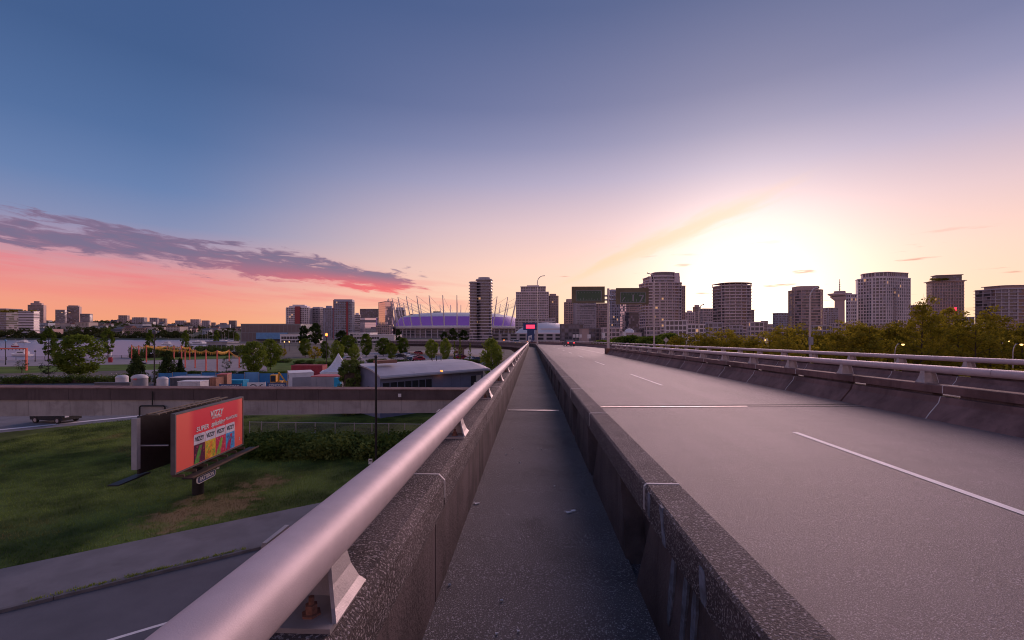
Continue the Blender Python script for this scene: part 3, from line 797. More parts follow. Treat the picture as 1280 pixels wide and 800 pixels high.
for t in (-180, 228, 590, 700):
    p, _, _, b0 = gw(t); mb = MB(); mb.tube((p.x, p.y + .85, -.3), (p.x, p.y + .85, b0 + .004), .42, .42, 14); mb.build('column', M['gird'], guide, True)
p0 = lambda px, py: gw(px)[0].xy.to_3d() + Vector((0, -.12, zat(py, 38 + 4 * px / 600)))
mb = MB(); mb.path([p0(192, 489), p0(192, 507)], .05); mb.path([p0(176, 521), p0(176, 508.5), p0(178, 507), p0(206, 507), p0(207.5, 508.5), p0(207.5, 519)], .06)
mb.build('drain_pipe', M['dark'], guide)
pz = at(500, 494, 41.1); mb = MB(); mb.box((pz.x, pz.y - .10, pz.z), (.28, .03, .3), .1); mb.build('plaque', M['white'], guide)

# ------------------------------------------------------------------ billboard
bl = at(220, 0, 24.1); br = at(303, 0, 30.4); bl.z = br.z = 0
bdir_ = (br - bl); BW = bdir_.length; bd = bdir_.normalized(); rz_b = math.atan2(bd.y, bd.x)
z0b, z1b = zat(591, 24.1), zat(519, 24.1)
bb = thing('billboard', 'red drinks billboard with rows of cans on a single dark post in the grass', 'billboard', (bl.x, bl.y, 0), rz_b)
HB = z1b - z0b
def coral_face():
    m, g, b, out = new_mat('billboard_print')
    tc = g.node('ShaderNodeTexCoord'); sp = g.node('ShaderNodeSeparateXYZ'); g.put(sp.inputs[0], tc.outputs['Object'])
    x, z = sp.outputs[0], sp.outputs[2]
    mid_ = g.m('SUBTRACT', 1.0, g.m('ABSOLUTE', g.m('DIVIDE', g.m('SUBTRACT', x, BW * .56), BW * .42)), clamp=True)
    f = g.m('MULTIPLY', g.step(mid_, .0, .25), g.step(z, z0b + HB * .3, z0b + HB * .6))
    g.put(b.inputs['Base Color'], g.mix(f, (.92, .14, .10, 1), (.80, .03, .06, 1))); b.inputs['Roughness'].default_value = .45
    b.inputs['Emission Color'].default_value = (.92, .13, .10, 1); b.inputs['Emission Strength'].default_value = 0.0
    return m
mb = MB(); mb.box2(0, BW, 0, .08, z0b, z1b); face = mb.build('poster_face', coral_face(), bb)
mb = MB(); fr = .09
mb.box2(-fr, BW + fr, -.02, .22, z0b - fr, z0b - .002).box2(-fr, BW + fr, -.02, .22, z1b + .002, z1b + fr).box2(-fr, -.002, -.02, .22, z0b, z1b).box2(BW + .002, BW + fr, -.02, .22, z0b, z1b)
mb.build('frame', pmat('grey_frame', (.12, .11, .11), .6), bb)
def lettering(txt, x, z, width, mat, shear=0.0, parent=None, y=-.012, tall=1.0):
    """one line of print, scaled to the given width"""
    me = text_mesh(txt, 1.0, mat, shear); xs = [v.co.x for v in me.vertices]; k = width / (max(xs) - min(xs))
    o = link('lettering', me, parent or bb, (x, y, z)); o.rotation_euler = (rad(90), 0, 0); o.scale = (k, k * tall, 1); return o
def bx(u, v): return BW * u, z1b - HB * v        # print coordinates, 0..1 from the top left
x, z = bx(.555, .165); lettering('VIZZY', x, z, 1.28, M['white'], .12, tall=1.1)
x, z = bx(.555, .245); lettering('HARD SELTZER', x, z, .95, M['white'])
x, z = bx(.345, .375); lettering('SUPER', x, z, 1.12, M['white'], .1, tall=.95)
x, z = bx(.575, .362); lettering('splashing', x, z, 1.42, M['white'], .35, tall=1.1)
x, z = bx(.80, .345); lettering('FLAVOURS', x, z, 1.26, M['white'], .1, tall=1.0)
x, z = bx(.94, .86); lettering('2', x, z, .12, M['white'], .1)
cans = [((.10, .008, .05), (.30, .03, .10), (.10, .32, .06)), ((.70, .50, .04), (.30, .50, .06), (.75, .28, .03)), ((.60, .03, .10), (.75, .10, .16), (.25, .45, .07)), ((.06, .35, .70), (.10, .20, .45), (.45, .02, .10))]
rb = random.Random(5)
inkM = pmat('can_lettering', (.05, .045, .06), .5)
for i, cols_ in enumerate(cans):
    u0, u1 = .225 + i * .159, .225 + (i + 1) * .159 - .006
    x0, zt = bx(u0, .455 + (i % 2) * .0); x1, zb = bx(u1, 1.0)
    mb = MB(); mb.loft([[(x0 + .03, -.006, zt), (x1 - .03, -.006, zt), (x1, -.006, zt - .08), (x1, -.006, zt - HB * .19), (x0, -.006, zt - HB * .19), (x0, -.006, zt - .08)], [(x0 + .03, .02, zt), (x1 - .03, .02, zt), (x1, .02, zt - .08), (x1, .02, zt - HB * .19), (x0, .02, zt - HB * .19), (x0, .02, zt - .08)]]); mb.build('can_top', pmat('can_silver', (.62, .62, .70), .4), face)
    mb = MB(); mats = [pmat('can_fruit', c, .45, .25, 6) for c in cols_]
    zs = zt - HB * .19 - .002
    mb.mat(0).quad((x0, -.006, zb + .02), (x1, -.006, zb + .02), (x1, -.006, zs), (x0, -.006, zs))
    mb.mat(2).quad((x0, -.009, zb + .02), (x0 + (x1 - x0) * .45, -.009, zb + .02), (x0 + (x1 - x0) * .75, -.009, zs - .1), (x0 + (x1 - x0) * .5, -.009, zs - .1))
    for _ in range(16):
        cx, cz, r_ = rb.uniform(x0 + .08, x1 - .08), rb.uniform(zb + .10, zs - .08), rb.uniform(.02, .08)
        mb.mat(1).quad(*[(cx + r_ * math.cos(t), -.011 - .0004 * _, cz + r_ * math.sin(t)) for t in (0, 1.05, 2.1, 3.14, 4.2, 5.2)])
    mb.build('can_print', mats, face)
    lettering('VIZZY', (x0 + x1) / 2, zt - HB * .095, .80, inkM, .08, face, -.012, 1.25)
# back: second frame angled away, catwalks, post
mb = MB(); dv = [( -.9, 1.55), (BW - .95, 1.15)]
mb.loft([[(-.35, 1.62, z0b + .05), (-.35, 1.74, z0b + .05), (-.35, 1.74, z1b + .02), (-.35, 1.62, z1b + .02)], [(BW - .6, 1.02, z0b + .05), (BW - .6, 1.14, z0b + .05), (BW - .6, 1.14, z1b + .02), (BW - .6, 1.02, z1b + .02)]]); mb.build('rear_panel', M['dark'], bb)
mb = MB(); mb.box2(-.62, -.37, 1.55, 1.82, z0b + .35, z1b - .05); mb.build('rear_panel_edge', pmat('pale_edge', (.34, .33, .34), .6), bb)
mb = MB(); mb.box2(-.30, -.24, .21, 1.63, (z0b + z1b) / 2 - .03, (z0b + z1b) / 2 + .03); mb.build('brace', M['grey'], bb)
mb = MB(); mb.box2(BW - .7, BW - .62, .2, 1.05, z0b + .4, z0b + .46); mb.build('brace', M['grey'], bb)
top = MB(); top.box2(-.55, BW - .7, .55, .68, z1b + .14, z1b + .19).box2(-.55, BW - .7, 1.02, 1.14, z1b + .14, z1b + .19)
for i in range(12): top.box2(-.5 + i * .48, -.44 + i * .48, .5, 1.2, z1b + .09, z1b + .135)
top.build('top_catwalk', pmat('timber_catwalk', (.16, .13, .10), .8), bb)
cw = MB(); cw.box2(.2, BW + .6, -.75, -.15, z0b - .42, z0b - .36).box2(-1.9, .2, 1.45, 1.95, z0b - .06, z0b + .0); cw.build('lower_catwalk', M['dark'], bb)
cr = MB(); cr.box2(.2, BW + .6, -.78, -.74, z0b - .36, z0b - .28)
for i in range(7): cr.box2(.4 + i * .98, .46 + i * .98, -.15, .5, z0b - .36, z0b - .22)
cr.build('catwalk_bracket', pmat('rusted_bracket', (.13, .09, .06), .8), bb)
mb = MB(); mb.tube((BW * .42, .55, -.3), (BW * .42, .55, z0b + .4), .30, .30, 14); mb.build('post', M['dark'], bb, True)
# maker's plate on the post
plate = MB(); pp = []
for t in range(16):
    a = math.pi * 2 * t / 16; pp.append((math.copysign(.62, math.cos(a)) + .22 * math.cos(a), .22 * math.sin(a)))
zz = z0b - .78
plate.loft([[(BW * .30 + x, y, zz + z) for x, z in pp] for y in (-.42, -.36)]); pl = plate.build('maker_plate', M['white'], bb)
plate = MB(); plate.loft([[(BW * .30 + x * .95, y, zz + z * .84) for x, z in pp] for y in (-.426, -.40)]); plate.build('plate_face', M['navy'], pl)
o = lettering('PATTISON', BW * .30, zz, 1.25, M['white'], 0, pl, -.432, 1.1)
mb = MB(); mb.box2(BW * .30 - .1, BW * .42, -.36, .4, zz - .05, zz + .05); mb.build('plate_arm', M['dark'], bb)
mb = MB(); mb.box2(BW * .30 + 1.0, BW * .30 + 1.25, -.38, -.34, zz + .08, zz + .2); mb.build('number_tag', M['white'], bb)

# ------------------------------------------------------------------ fence, brambles, lamp post
def fence_pt(px): 
    k = (px - 312) / (548 - 312); D = 38.2 - 1.0 * k + 0.0; return at(px, HZ, D), D
fence = thing('chain_link_fence', 'chain link fence with grey posts above the brambles beside the guideway', 'fence')
fx = [312, 327, 348, 370, 394, 419, 443, 465, 486, 506, 527, 548]
wire, g_, b_, out_ = new_mat('chain_link'); 
b_.inputs['Base Color'].default_value = (.33, .33, .35, 1); b_.inputs['Metallic'].default_value = .5; b_.inputs['Roughness'].default_value = .5
FH = 1.95
pts = []
for x in fx:
    p, D = fence_pt(x); p.z = 0; pts.append(p)
    mb = MB(); mb.tube((p.x, p.y, 0), (p.x, p.y, FH + .05), .04, .04, 8); mb.build('post', M['steel'], fence, True)
for a, b in zip(pts, pts[1:]):
    d = b - a; L = d.length; u = d / L
    mb = MB(); mb.tube((a.x, a.y, FH), (b.x, b.y, FH), .025, .025, 6); mb.build('top_rail', M['steel'], fence, True)
    mb = MB(); n = Vector((-u.y, u.x, 0)) * .006; step = .11; w = .0045
    for i in range(-int(FH / step), int(L / step) + 1):
        for sgn in (1, -1):
            x0, zz0, x1, zz1 = i * step, 0, i * step + FH, FH
            if x0 < 0: zz0 = -x0; x0 = 0
            if x1 > L: zz1 = FH - (x1 - L); x1 = L
            if x1 - x0 < .02: continue
            if sgn < 0: x0, x1 = L - x0, L - x1
            A = a + u * x0; Bq = a + u * x1
            mb.quad((A.x, A.y, zz0 - w), (Bq.x, Bq.y, zz1 - w), (Bq.x, Bq.y, zz1 + w), (A.x, A.y, zz0 + w))
    o = mb.build('wire_mesh', wire, fence)
def small_sign(px, py, D, w, h, label, mats):
    p = at(px, py, D); t = thing('notice_board', label, 'sign', (p.x, p.y, p.z - h / 2), YAW)
    mb = MB(); mb.box((0, 0, h / 2), (w, .02, h)); mb.build('board', mats[0], t)
    mb = MB(); mb.box((0, -.014, h * .66), (w * .7, .006, h * .25)); mb.build('print', mats[1], t); return t
small_sign(392, 544, 37.6, .38, .48, 'small white notice with red print on the chain link fence', (M['white'], M['red']))
rs = np.random.RandomState(12)
for i in range(22):
    px = 322 + i * 10.6; p, D = fence_pt(px); k = i / 21
    H = 1.15 + .5 * math.sin(i * 1.9) ** 2 + .5 * k; 
    t = thing('bramble', 'dark leafy bramble bush growing along the chain link fence', 'bush', (p.x + .4, p.y - 1.0 - 2.2 * rs.rand(), 0), rs.rand() * 6, 'brambles along the fence')
    me = bush_mesh(40 + i, 2.6, 3.0, H, 'ivy', .11, 34, 60) if i < 6 else meB[i % 6]
    if i < 6: meB = (meB if i else []) + [me]
    link('foliage', me, t)
    mb = MB()
    for j in range(5): a = j * 1.26; mb.tube((0, 0, 0), (.7 * math.cos(a), .7 * math.sin(a), H * .8), .015, .006, 4)
    mb.build('stem', M['bark'], t)
lp = gnd(470, 588); D_l = dep(588)
lamp = thing('lamp_post', 'slim black lamp post standing in the grass before the blue building', 'lamp post', (lp.x, lp.y, 0))
ztop = zat(447, D_l)
mb = MB(); mb.tube((0, 0, 0), (0, 0, ztop), .085, .075, 12).tube((0, 0, 0), (0, 0, .5), .12, .11, 12); mb.build('pole', M['dark'], lamp, True)
mb = MB(); mb.lathe([(.12, 0), (.13, .05), (.10, .14), (0, .17)], 12, (0, 0, ztop)); mb.build('cap', M['dark'], lamp)
small_sign(463, 577, D_l, .26, .38, 'small square white sign clamped to the black lamp post', (M['white'], M['dgrey']))
# ------------------------------------------------------------------ park, yard and water at the left
T = {'round': (tree_mesh('r', 8, 7, 1, 'mid', .19, 125, 60, .13), (8, 7)), 'round_b': (tree_mesh('r', 8, 7, 2, 'bright', .21, 110, 50, .14), (8, 7)),
     'oval': (tree_mesh('o', 8, 4.6, 3, 'mid', .20, 70, 44, .2, 'oval'), (8, 4.6)), 'cone': (tree_mesh('c', 6, 4.6, 4, 'dark', .16, 130, 44, .04, 'cone', 40), (6, 4.6)),
     'dark': (tree_mesh('d', 10, 7, 5, 'dark', .34, 80, 40, .1, 'oval'), (10, 7)), 'yellow': (tree_mesh('y', 6, 5, 6, 'yellow', .2, 50, 30), (6, 5)),
     'thin': (tree_mesh('t', 6, 4.5, 7, 'dark', .13, 40, 22, .3), (6, 4.5)), 'young': (tree_mesh('v', 8, 4, 9, 'bright', .17, 46, 22, .2, 'spire'), (8, 4))}
def trees(rows):
    for (x0, x1, y0, y1, k, label, grp) in rows:
        name = 'conifer' if k == 'cone' else 'tree'
        tree_px(name, label, x0, x1, y0, y1, T[k][0], T[k][1], grp)
trees([(66, 132, 420, 472, 'round', 'broad green tree before the water beside the park hedge', None),
       (50, 71, 411, 450, 'oval', 'slim upright tree between the motor boats and the broad green tree', None),
       (126, 144, 411, 448, 'oval', 'slim upright tree by the white plinth on the waterfront', None),
       (180, 194, 413, 445, 'oval', 'slim tree rising behind the coral posts', None),
       (226, 238, 414, 446, 'oval', 'narrow tree beside the white ferry at the marina', None),
       (265, 276, 413, 440, 'oval', 'narrow dark tree before the white marina shed', None), (291, 301, 417, 436, 'oval', 'small dark tree at the end of the long glass pavilion', None),
       (155, 186, 443, 480, 'cone', 'bushy dark conifer behind the grey tanks', None), (194, 226, 440, 480, 'cone', 'taller dark conifer by the coral posts', None), (216, 234, 449, 478, 'cone', 'small dark conifer beside the taller one', None),
       (49, 73, 449, 474, 'thin', 'low gnarled dark shrub tree on the hedge', None), (18, 37, 450, 466, 'thin', 'thin small tree under the coral frame', None), (276, 291, 446, 466, 'thin', 'small reddish dark tree on the paved yard', None),
       (299, 336, 428, 467, 'round', 'round leafy tree at the end of the coral posts', None), (322, 354, 425, 462, 'round_b', 'lighter green round tree beside the leafy one', None),
       (351, 359, 436, 448, 'yellow', 'tiny yellow tree by the park lamps', None), (384, 403, 434, 453, 'yellow', 'yellow green tree at the edge of the park lawn', None),
       (372, 391, 424, 446, 'round', 'dark round tree at the back of the park lawn', None), (399, 413, 427, 450, 'round', 'round tree behind the white marquee', None), (410, 432, 427, 458, 'round_b', 'pale green tree right behind the white marquee peak', None),
       (422, 449, 420, 444, 'round', 'wide dark green tree behind the clipped one', None), (434, 452, 432, 452, 'round_b', 'clipped globe tree behind the blue building', None), (448, 467, 418, 446, 'round', 'tall round tree before the white low block', None),
       (467, 491, 423, 445, 'round', 'dark leafy tree in the car park', None), (481, 498, 429, 450, 'round_b', 'small globe tree in the car park', None), (494, 514, 423, 444, 'round', 'bushy tree before the stadium entrance', None),
       (528, 550, 425, 450, 'round_b', 'round tree behind the curved metal roof', None), (548, 566, 424, 452, 'round_b', 'leafy green tree beside the young poplars', None),
       (563, 573, 426, 453, 'young', 'young poplar behind the metal roof', 'young poplars'), (570, 580, 422, 456, 'young', 'young poplar behind the metal roof', 'young poplars'), (583, 592, 428, 456, 'young', 'young poplar behind the metal roof', 'young poplars'),
       (599, 630, 424, 474, 'round_b', 'leafy tree right beside the viaduct parapet', None)])
for x0, x1, y0, D, lab in ((371, 388, 408, 330, 'dark conifer mass beside the low white building'), (384, 405, 405, 345, 'taller dark tree before the apartment blocks'), (417, 438, 414, 300, 'dull green tree below the grey tower'),
                      (493, 503, 412, 360, 'dark tree at the corner of the stadium'), (549, 562, 415, 340, 'dark evergreen before the stadium wall'), (558, 574, 411, 350, 'tall dark evergreen before the stadium wall'), (571, 588, 413, 340, 'dark evergreen at the foot of the balcony tower')):
    tree_px('evergreen_tree', lab, x0, x1, y0, 0, T['dark'][0], T['dark'][1], None, 0, None, D)
# lawns and paving
flat('park_lawn', [gnd(-120, 461), gnd(130, 456), gnd(200, 455), gnd(200, 462), gnd(0, 467), gnd(-120, 468)], .010, M['park_lawn'])
flat('park_lawn', [gnd(334, 449), gnd(420, 447), gnd(440, 462), gnd(334, 468)], .010, M['park_lawn'])
flat('park_lawn', [gnd(165, 447), gnd(290, 443), gnd(290, 448), gnd(165, 451)], .010, M['park_lawn'])
flat('park_path', [gnd(-120, 453), gnd(165, 449), gnd(185, 455), gnd(-120, 460)], .006, M['paving'])
flat('park_plaza', [gnd(175, 451), gnd(330, 448), gnd(336, 470), gnd(175, 470)], .006, M['paving'])
flat('car_park', [gnd(420, 441), gnd(620, 436), gnd(620, 462), gnd(420, 468)], .006, M['paving'])
flat('yard', [gnd(-120, 470), gnd(640, 470), gnd(640, 511), gnd(310, 511), gnd(300, 502.5), gnd(-120, 504.5)], .005, M['asph'])
flat('promenade', [gnd(-120, 452), gnd(150, 447.2), gnd(205, 444.6), gnd(205, 448), gnd(-120, 457)], .004, M['paving'])
# hedges
hm = [bush_mesh(70 + i, 4.2, 1.8, 1.5, 'ivy', .10, 44, 50) for i in range(3)]
flow = pmat('white_blossom', (.55, .55, .50), .8)
def hedge(px, py, W, H, meshes, label, grp, base=(4.2, 1.5), rz=YAW, white=False, name='hedge'):
    p = gnd(px, py); t = thing(name, label, 'hedge', (p.x, p.y, 0), rz, grp)
    o = link('foliage', meshes, t); t.scale = (W / base[0], 1, H / base[1])
    mb = MB(); mb.box((0, 0, .25), (base[0] * .9, .5, .5)); mb.build('stems', M['bark'], t)
    if white:
        rs = np.random.RandomState(int(px)); c = np.stack([rs.uniform(-2, 2, 60), rs.uniform(-.9, .6, 60), rs.uniform(1.0, 1.6, 60)], 1)
        link('blossom', quads_mesh(leaf_quads(rs, c, 1, np.full(60, .05), .07), flow), t)['kind'] = 'stuff'
for i, px in enumerate(range(14, 176, 20)):
    hedge(px, 479.5 - .2 * i, 4.4, 1.45 + .25 * math.sin(i * 2.1), hm[i % 3], 'low leafy hedge with white blossom behind the guideway', 'hedges behind the guideway', white=True)
for i, px in enumerate(range(206, 372, 22)):
    hedge(px, 468.5, 5.2, .9, hm[i % 3], 'low clipped hedge behind the blue hoarding', 'hedges behind the blue hoarding')
for i, px in enumerate(range(172, 312, 17)):
    hedge(px, 447.5 - (px - 172) * .03, 6.4, 4.2, hm[i % 3], 'tall dark hedge along the waterfront behind the coral posts', 'tall waterfront hedges')
for i, px in enumerate(range(350, 600, 30)):
    hedge(px, 455 + 2 * math.sin(px), 6.0, 1.3, hm[i % 3], 'shrub bed at the edge of the car park', 'car park shrub beds')
# coral posts with pennants
posts = []
for i, (px, y0, y1) in enumerate(((164.5, 431, 449), (173.5, 432, 451), (183, 431, 453), (209, 432, 447), (217.5, 432, 450), (227, 432, 452), (237, 433, 450), (231.5, 437, 460), (244, 437, 460), (257.5, 437, 464), (271.5, 438, 466), (286.5, 437, 452), (299, 445, 460))):
    p = gnd(px, y1); D = dep(y1); H = zat(y0, D)
    t = thing('coral_post', 'coral painted steel post strung with amber pennants', 'post', (p.x, p.y, 0), 0, 'coral posts on the park plaza')
    mb = MB(); mb.tube((0, 0, 0), (0, 0, H), .16, .15, 8); mb.build('shaft', M['coral'], t, True)
    mb = MB(); mb.lathe([(.2, 0), (.2, .05), (.10, .08), (0, .1)], 8, (0, 0, H)); mb.build('cap', M['dgrey'], t)
    mb = MB(); mb.box((0, 0, .04), (.5, .5, .08)); mb.build('foot_plate', M['dgrey'], t)
    posts.append(Vector((p.x, p.y, H)))
def pennants(a, b, label):
    L = (b - a).length; n = max(5, int(L / .55)); mb = MB(); cab = MB(); prev = a
    r = random.Random(int(L * 10))
    for i in range(1, n + 1):
        q = a.lerp(b, i / n); q.z -= .5 * math.sin(math.pi * i / n); cab.tube(prev, q, .02, .02, 4)
        d = (b - a).normalized() * .20; m_ = prev.lerp(q, .5)
        tw = Vector((-d.y, d.x, 0)) * r.uniform(-.5, .5)
        mb.loft([[m_ - d, m_ + d, m_ + tw + Vector((0, 0, -.75))], [m_ - d + Vector((0, .012, 0)), m_ + d + Vector((0, .012, 0)), m_ + tw + Vector((0, .012, -.75))]])
        prev = q
    t = thing('pennant_string', label, 'bunting', (0, 0, 0), 0, 'amber pennant strings')
    cab.build('cable', M['dark'], t); mb.build('pennant', M['amber'], t)['kind'] = 'stuff'
for a, b in ((0, 1), (1, 2), (2, 3), (3, 4), (4, 5), (5, 6), (6, 8), (7, 8), (8, 9), (9, 10), (10, 11), (11, 12), (2, 7)):
    pennants(posts[a], posts[b], 'string of amber pennants hung between two coral posts')
# coral frame at the far left
D = dep(463); p = at(33, HZ, D); H = zat(436.5, D)
t = thing('coral_gateway', 'coral painted square steel frame on the park lawn', 'frame', (p.x, p.y, 0), YAW)
mb = MB(); mb.box((0, 0, H / 2), (.34, .34, H)); mb.build('post', M['coral'], t)
mb = MB(); mb.box((-9, 0, H / 2), (.34, .34, H)); mb.build('post', M['coral'], t)
mb = MB(); mb.box((-4.5, 0, H + .151), (9.34, .34, .30)); mb.build('beam', M['coral'], t)
mb = MB()
for i in range(9): mb.lathe([(.02, 0), (.12, -.12), (.12, -.22), (0, -.28)], 6, (-.8 - i * .9, 0, H + .002))
mb.build('lantern', M['dgrey'], t, kind='stuff')
# waterfront railing
t = thing('waterfront_railing', 'dark steel railing with flat top along the waterfront path', 'railing')
prev = None
for px in range(-40, 175, 12):
    p = gnd(px, 450.3 - max(0, px) * .016, 0)
    mb = MB(); mb.box((p.x, p.y, .55), (.10, .10, 1.1)); mb.build('post', M['dark'], t)
    if prev is not None:
        for z in (1.08, .7, .35): mb = MB(); mb.tube((prev.x, prev.y, z), (p.x, p.y, z), .05, .05, 4); mb.build('rail', M['dark'], t)
    prev = p
# park lamps with small lanterns
for px, y0, y1, lab in ((7, 427, 456, 'blue capped park lamp by the coral frame'), (44, 440, 452, 'short park lamp by the railing'), (193, 418, 480, 'thin black lamp post before the dark conifers'), (408, 420, 470, 'thin dark pole with glowing orange signal over the yard')):
    D = dep(y1) if y1 < 478 else 66; p = at(px, HZ, D); H = zat(y0, D)
    t = thing('park_lamp', lab, 'lamp post', (p.x, p.y, 0))
    mb = MB(); mb.tube((0, 0, 0), (0, 0, H), .10, .07, 8).tube((0, 0, 0), (0, 0, .6), .15, .13, 8); mb.build('pole', M['dark'], t, True)
    mb = MB(); mb.lathe([(.08, 0), (.26, .1), (.26, .45), (.05, .62), (0, .63)], 10, (0, 0, H)); mb.build('lantern', M['orange_l'] if px == 408 else (M['lblue'] if px == 7 else M['dgrey']), t, True)
# white plinth and red bin on the promenade
p = gnd(137, 446.8); t = thing('plinth', 'white stepped plinth under the slim tree on the waterfront', 'plinth', (p.x, p.y, 0)); mb = MB(); mb.lathe([(1.1, 0), (1.1, .25), (.8, .3), (.62, 1.1), (.5, 1.9), (0, 1.92)], 10); mb.build('body', M['white'], t)
p = gnd(138, 453); t = thing('litter_bin', 'small red bin on the park path', 'bin', (p.x, p.y, 0)); mb = MB(); mb.lathe([(.5, 0), (.62, 1.1), (.66, 1.15), (.3, 1.5), (0, 1.5)], 10); mb.build('body', M['red'], t); mb = MB(); mb.lathe([(.5, 0), (.5, .12), (0, .13)], 10, (0, 0, 1.5)); mb.build('lid', M['red'], t)

# ---- yard behind the guideway
def tank(px0, px1, y0, D, label, mat, leg=False):
    p = at((px0 + px1) / 2, HZ, D); R = (px1 - px0) / 2 / F * D; H = zat(y0, D)
    t = thing('storage_tank', label, 'tank', (p.x, p.y, 0))
    mb = MB(); mb.lathe([(R, 0), (R, H - R * .55)], 20); mb.build('body', mat, t, True)
    mb = MB(); mb.lathe([(R * 1.04, H - R * .55 + .004), (R * 1.04, H - R * .48), (R * .86, H - R * .2), (R * .5, H - R * .05), (0, H)], 20); mb.build('lid', M['offw'], t, True)
    return t
tank(146, 159, 468.5, 69, 'small pale round topped tank in the yard', M['offw'])
t = tank(166, 183, 467.8, 68, 'wide dark tank with pale domed lid and pink mark', M['grey'])
mb = MB(); mb.box((.2, -(17 / 2 / F * 68) - .02, 2.55), (.55, .03, .25)); mb.build('mark', M['rroof'], t)
tank(197, 209, 470.8, 66, 'pale upright tank beside the dark container', M['offw'])
def crate(name, cat, px0, px1, y0, D, dp, label, mat, rz=0.0, roof=None, ribs=0, z0=0.0, trim=None):
    p = at((px0 + px1) / 2, HZ, D); W = (px1 - px0) / F * D; H = zat(y0, D) - z0
    t = thing(name, label, cat, (p.x, p.y, z0), YAW + rz)
    mb = MB(); mb.box((0, dp / 2, H / 2), (W, dp, H)); mb.build('body', mat, t)
    mb = MB(); mb.box((0, dp / 2, H + .052), (W + .08, dp + .08, .10)); mb.build('roof', roof or mat, t)
    for i in range(ribs):
        mb = MB(); mb.box((-W / 2 + W * (i + .5) / ribs, -.021, H * .5), (.06, .04, H * .92)); mb.build('rib', mat, t)
    if trim: mb = MB(); mb.box((0, -.016, H * .06 + .02), (W * .98, .03, H * .12)); mb.build('skirt', trim, t)
    return t, W, H
crate('planter_wall', 'wall', 118, 162, 479, 64, .5, 'low dark wall at the foot of the hedges', M['dgrey'])
crate('container', 'container', 212, 262, 472.5, 69, 2.4, 'dark slate shipping container with pale roof in the yard', M['dgrey'], roof=M['offw'], ribs=12)
crate('site_hut', 'hut', 222, 250, 477.5, 63, 1.8, 'low pale site box before the dark container', M['offw'], roof=M['white'], ribs=3, trim=M['navy'])
crate('plywood_box', 'crate', 262, 270, 473, 68, 2, 'reddish brown plywood box beside the dark container', M['brown'], ribs=2)
crate('brown_shed', 'shed', 272, 283, 468.5, 70, 2.4, 'tall brown shed before the blue hoarding', M['brown'], .3, roof=M['rroof'], ribs=2)
p = at(300, HZ, 79); hoard = thing('hoarding', 'long blue site hoarding of square panels across the yard', 'hoarding', (0, 0, 0))
for i, px in enumerate(range(198, 362, 18)):
    a, b = at(px, HZ, 79), at(px + 18, HZ, 79); z1 = zat(466.3, 79) + .15 * math.sin(i * 2.3)
    mb = MB(); mb.box(((a.x + b.x) / 2, (a.y + b.y) / 2, z1 / 2), ((b - a).length - .04, .06, z1), YAW); mb.build('panel', M['blue'] if i % 4 != 2 else M['lblue'], hoard)
    mb = MB(); mb.box((a.x, a.y - .07, z1 / 2), (.09, .09, z1 + .1), YAW); mb.build('post', M['grey'], hoard)
def banner(px0, px1, y0, label, mat, txt=None, tm=None, sketch=False):
    D = 61; p = at((px0 + px1) / 2, HZ, D); W = (px1 - px0) / F * D; H = zat(y0, D)
    t = thing('banner_panel', label, 'banner', (p.x, p.y, 0), YAW)
    mb = MB(); mb.box((0, 0, H / 2), (W, .05, H)); mb.build('sheet', mat, t)
    for x in (-W / 2 + .05, W / 2 - .05): mb = MB(); mb.tube((x, .07, 0), (x, .07, H + .1), .035, .035, 6); mb.build('pole', M['steel'], t)
    if txt: lettering(txt, 0, H - .36, W * .82, tm, 0, t, -.035, 1.1)
    if sketch:
        mb = MB(); r = random.Random(3)
        for i in range(9): x = -W * .3 + i * W * .075; mb.box((x, -.03, H - .42 + .16 * math.sin(i * .9)), (.22, .012, .07 + .12 * r.random()), 0)
        mb.build('sketch', M['dgrey'], t, kind='stuff')
banner(274, 302, 480, 'navy banner lettered in white beside the brown shed', M['navy'], 'CONCORD', M['white'])
banner(309, 332, 478, 'white banner with grey sketch between the navy banners', M['white'], sketch=True)
banner(334, 358, 478.2, 'navy banner lettered in white beside the white trailer', M['navy'], 'CONCORD', M['white'])
banner(250, 272, 483, 'pale patterned banner before the dark container', M['offw'], sketch=True)
# cyan skip, yellow excavator
t, W, H = crate('skip', 'skip', 283, 304, 476, 74, 1.6, 'bright cyan skip against the blue hoarding', M['cyan'], ribs=4)
p = at(346, HZ, 73); ex = thing('excavator', 'small yellow excavator before the blue hoarding', 'excavator', (p.x, p.y, 0), .3)
for s in (-.7, .7): mb = MB(); mb.loft([[(s - .22, y, z) for y, z in ((-1.3, .05), (1.3, .05), (1.55, .35), (1.3, .65), (-1.3, .65), (-1.55, .35))], [(s + .22, y, z) for y, z in ((-1.3, .05), (1.3, .05), (1.55, .35), (1.3, .65), (-1.3, .65), (-1.55, .35))]]); mb.build('track', M['dgrey'], ex)
mb = MB(); mb.box((0, .5, 1.15), (1.6, 1.9, .9)); mb.build('body', M['yellow'], ex)
mb = MB(); mb.box((-.35, -.35, 2.05), (.85, 1.1, 1.3)); cabo = mb.build('cab', M['yellow'], ex); mb = MB(); mb.box((-.35, -.91, 2.1), (.7, .02, .95)); mb.build('window', M['glass'], cabo)
mb = MB(); mb.tube((.3, -.4, 1.3), (.6, -1.2, 3.1), .16, .13, 6).tube((.6, -1.2, 3.1), (1.6, -1.6, 1.7), .12, .10, 6); mb.build('boom', M['yellow'], ex)
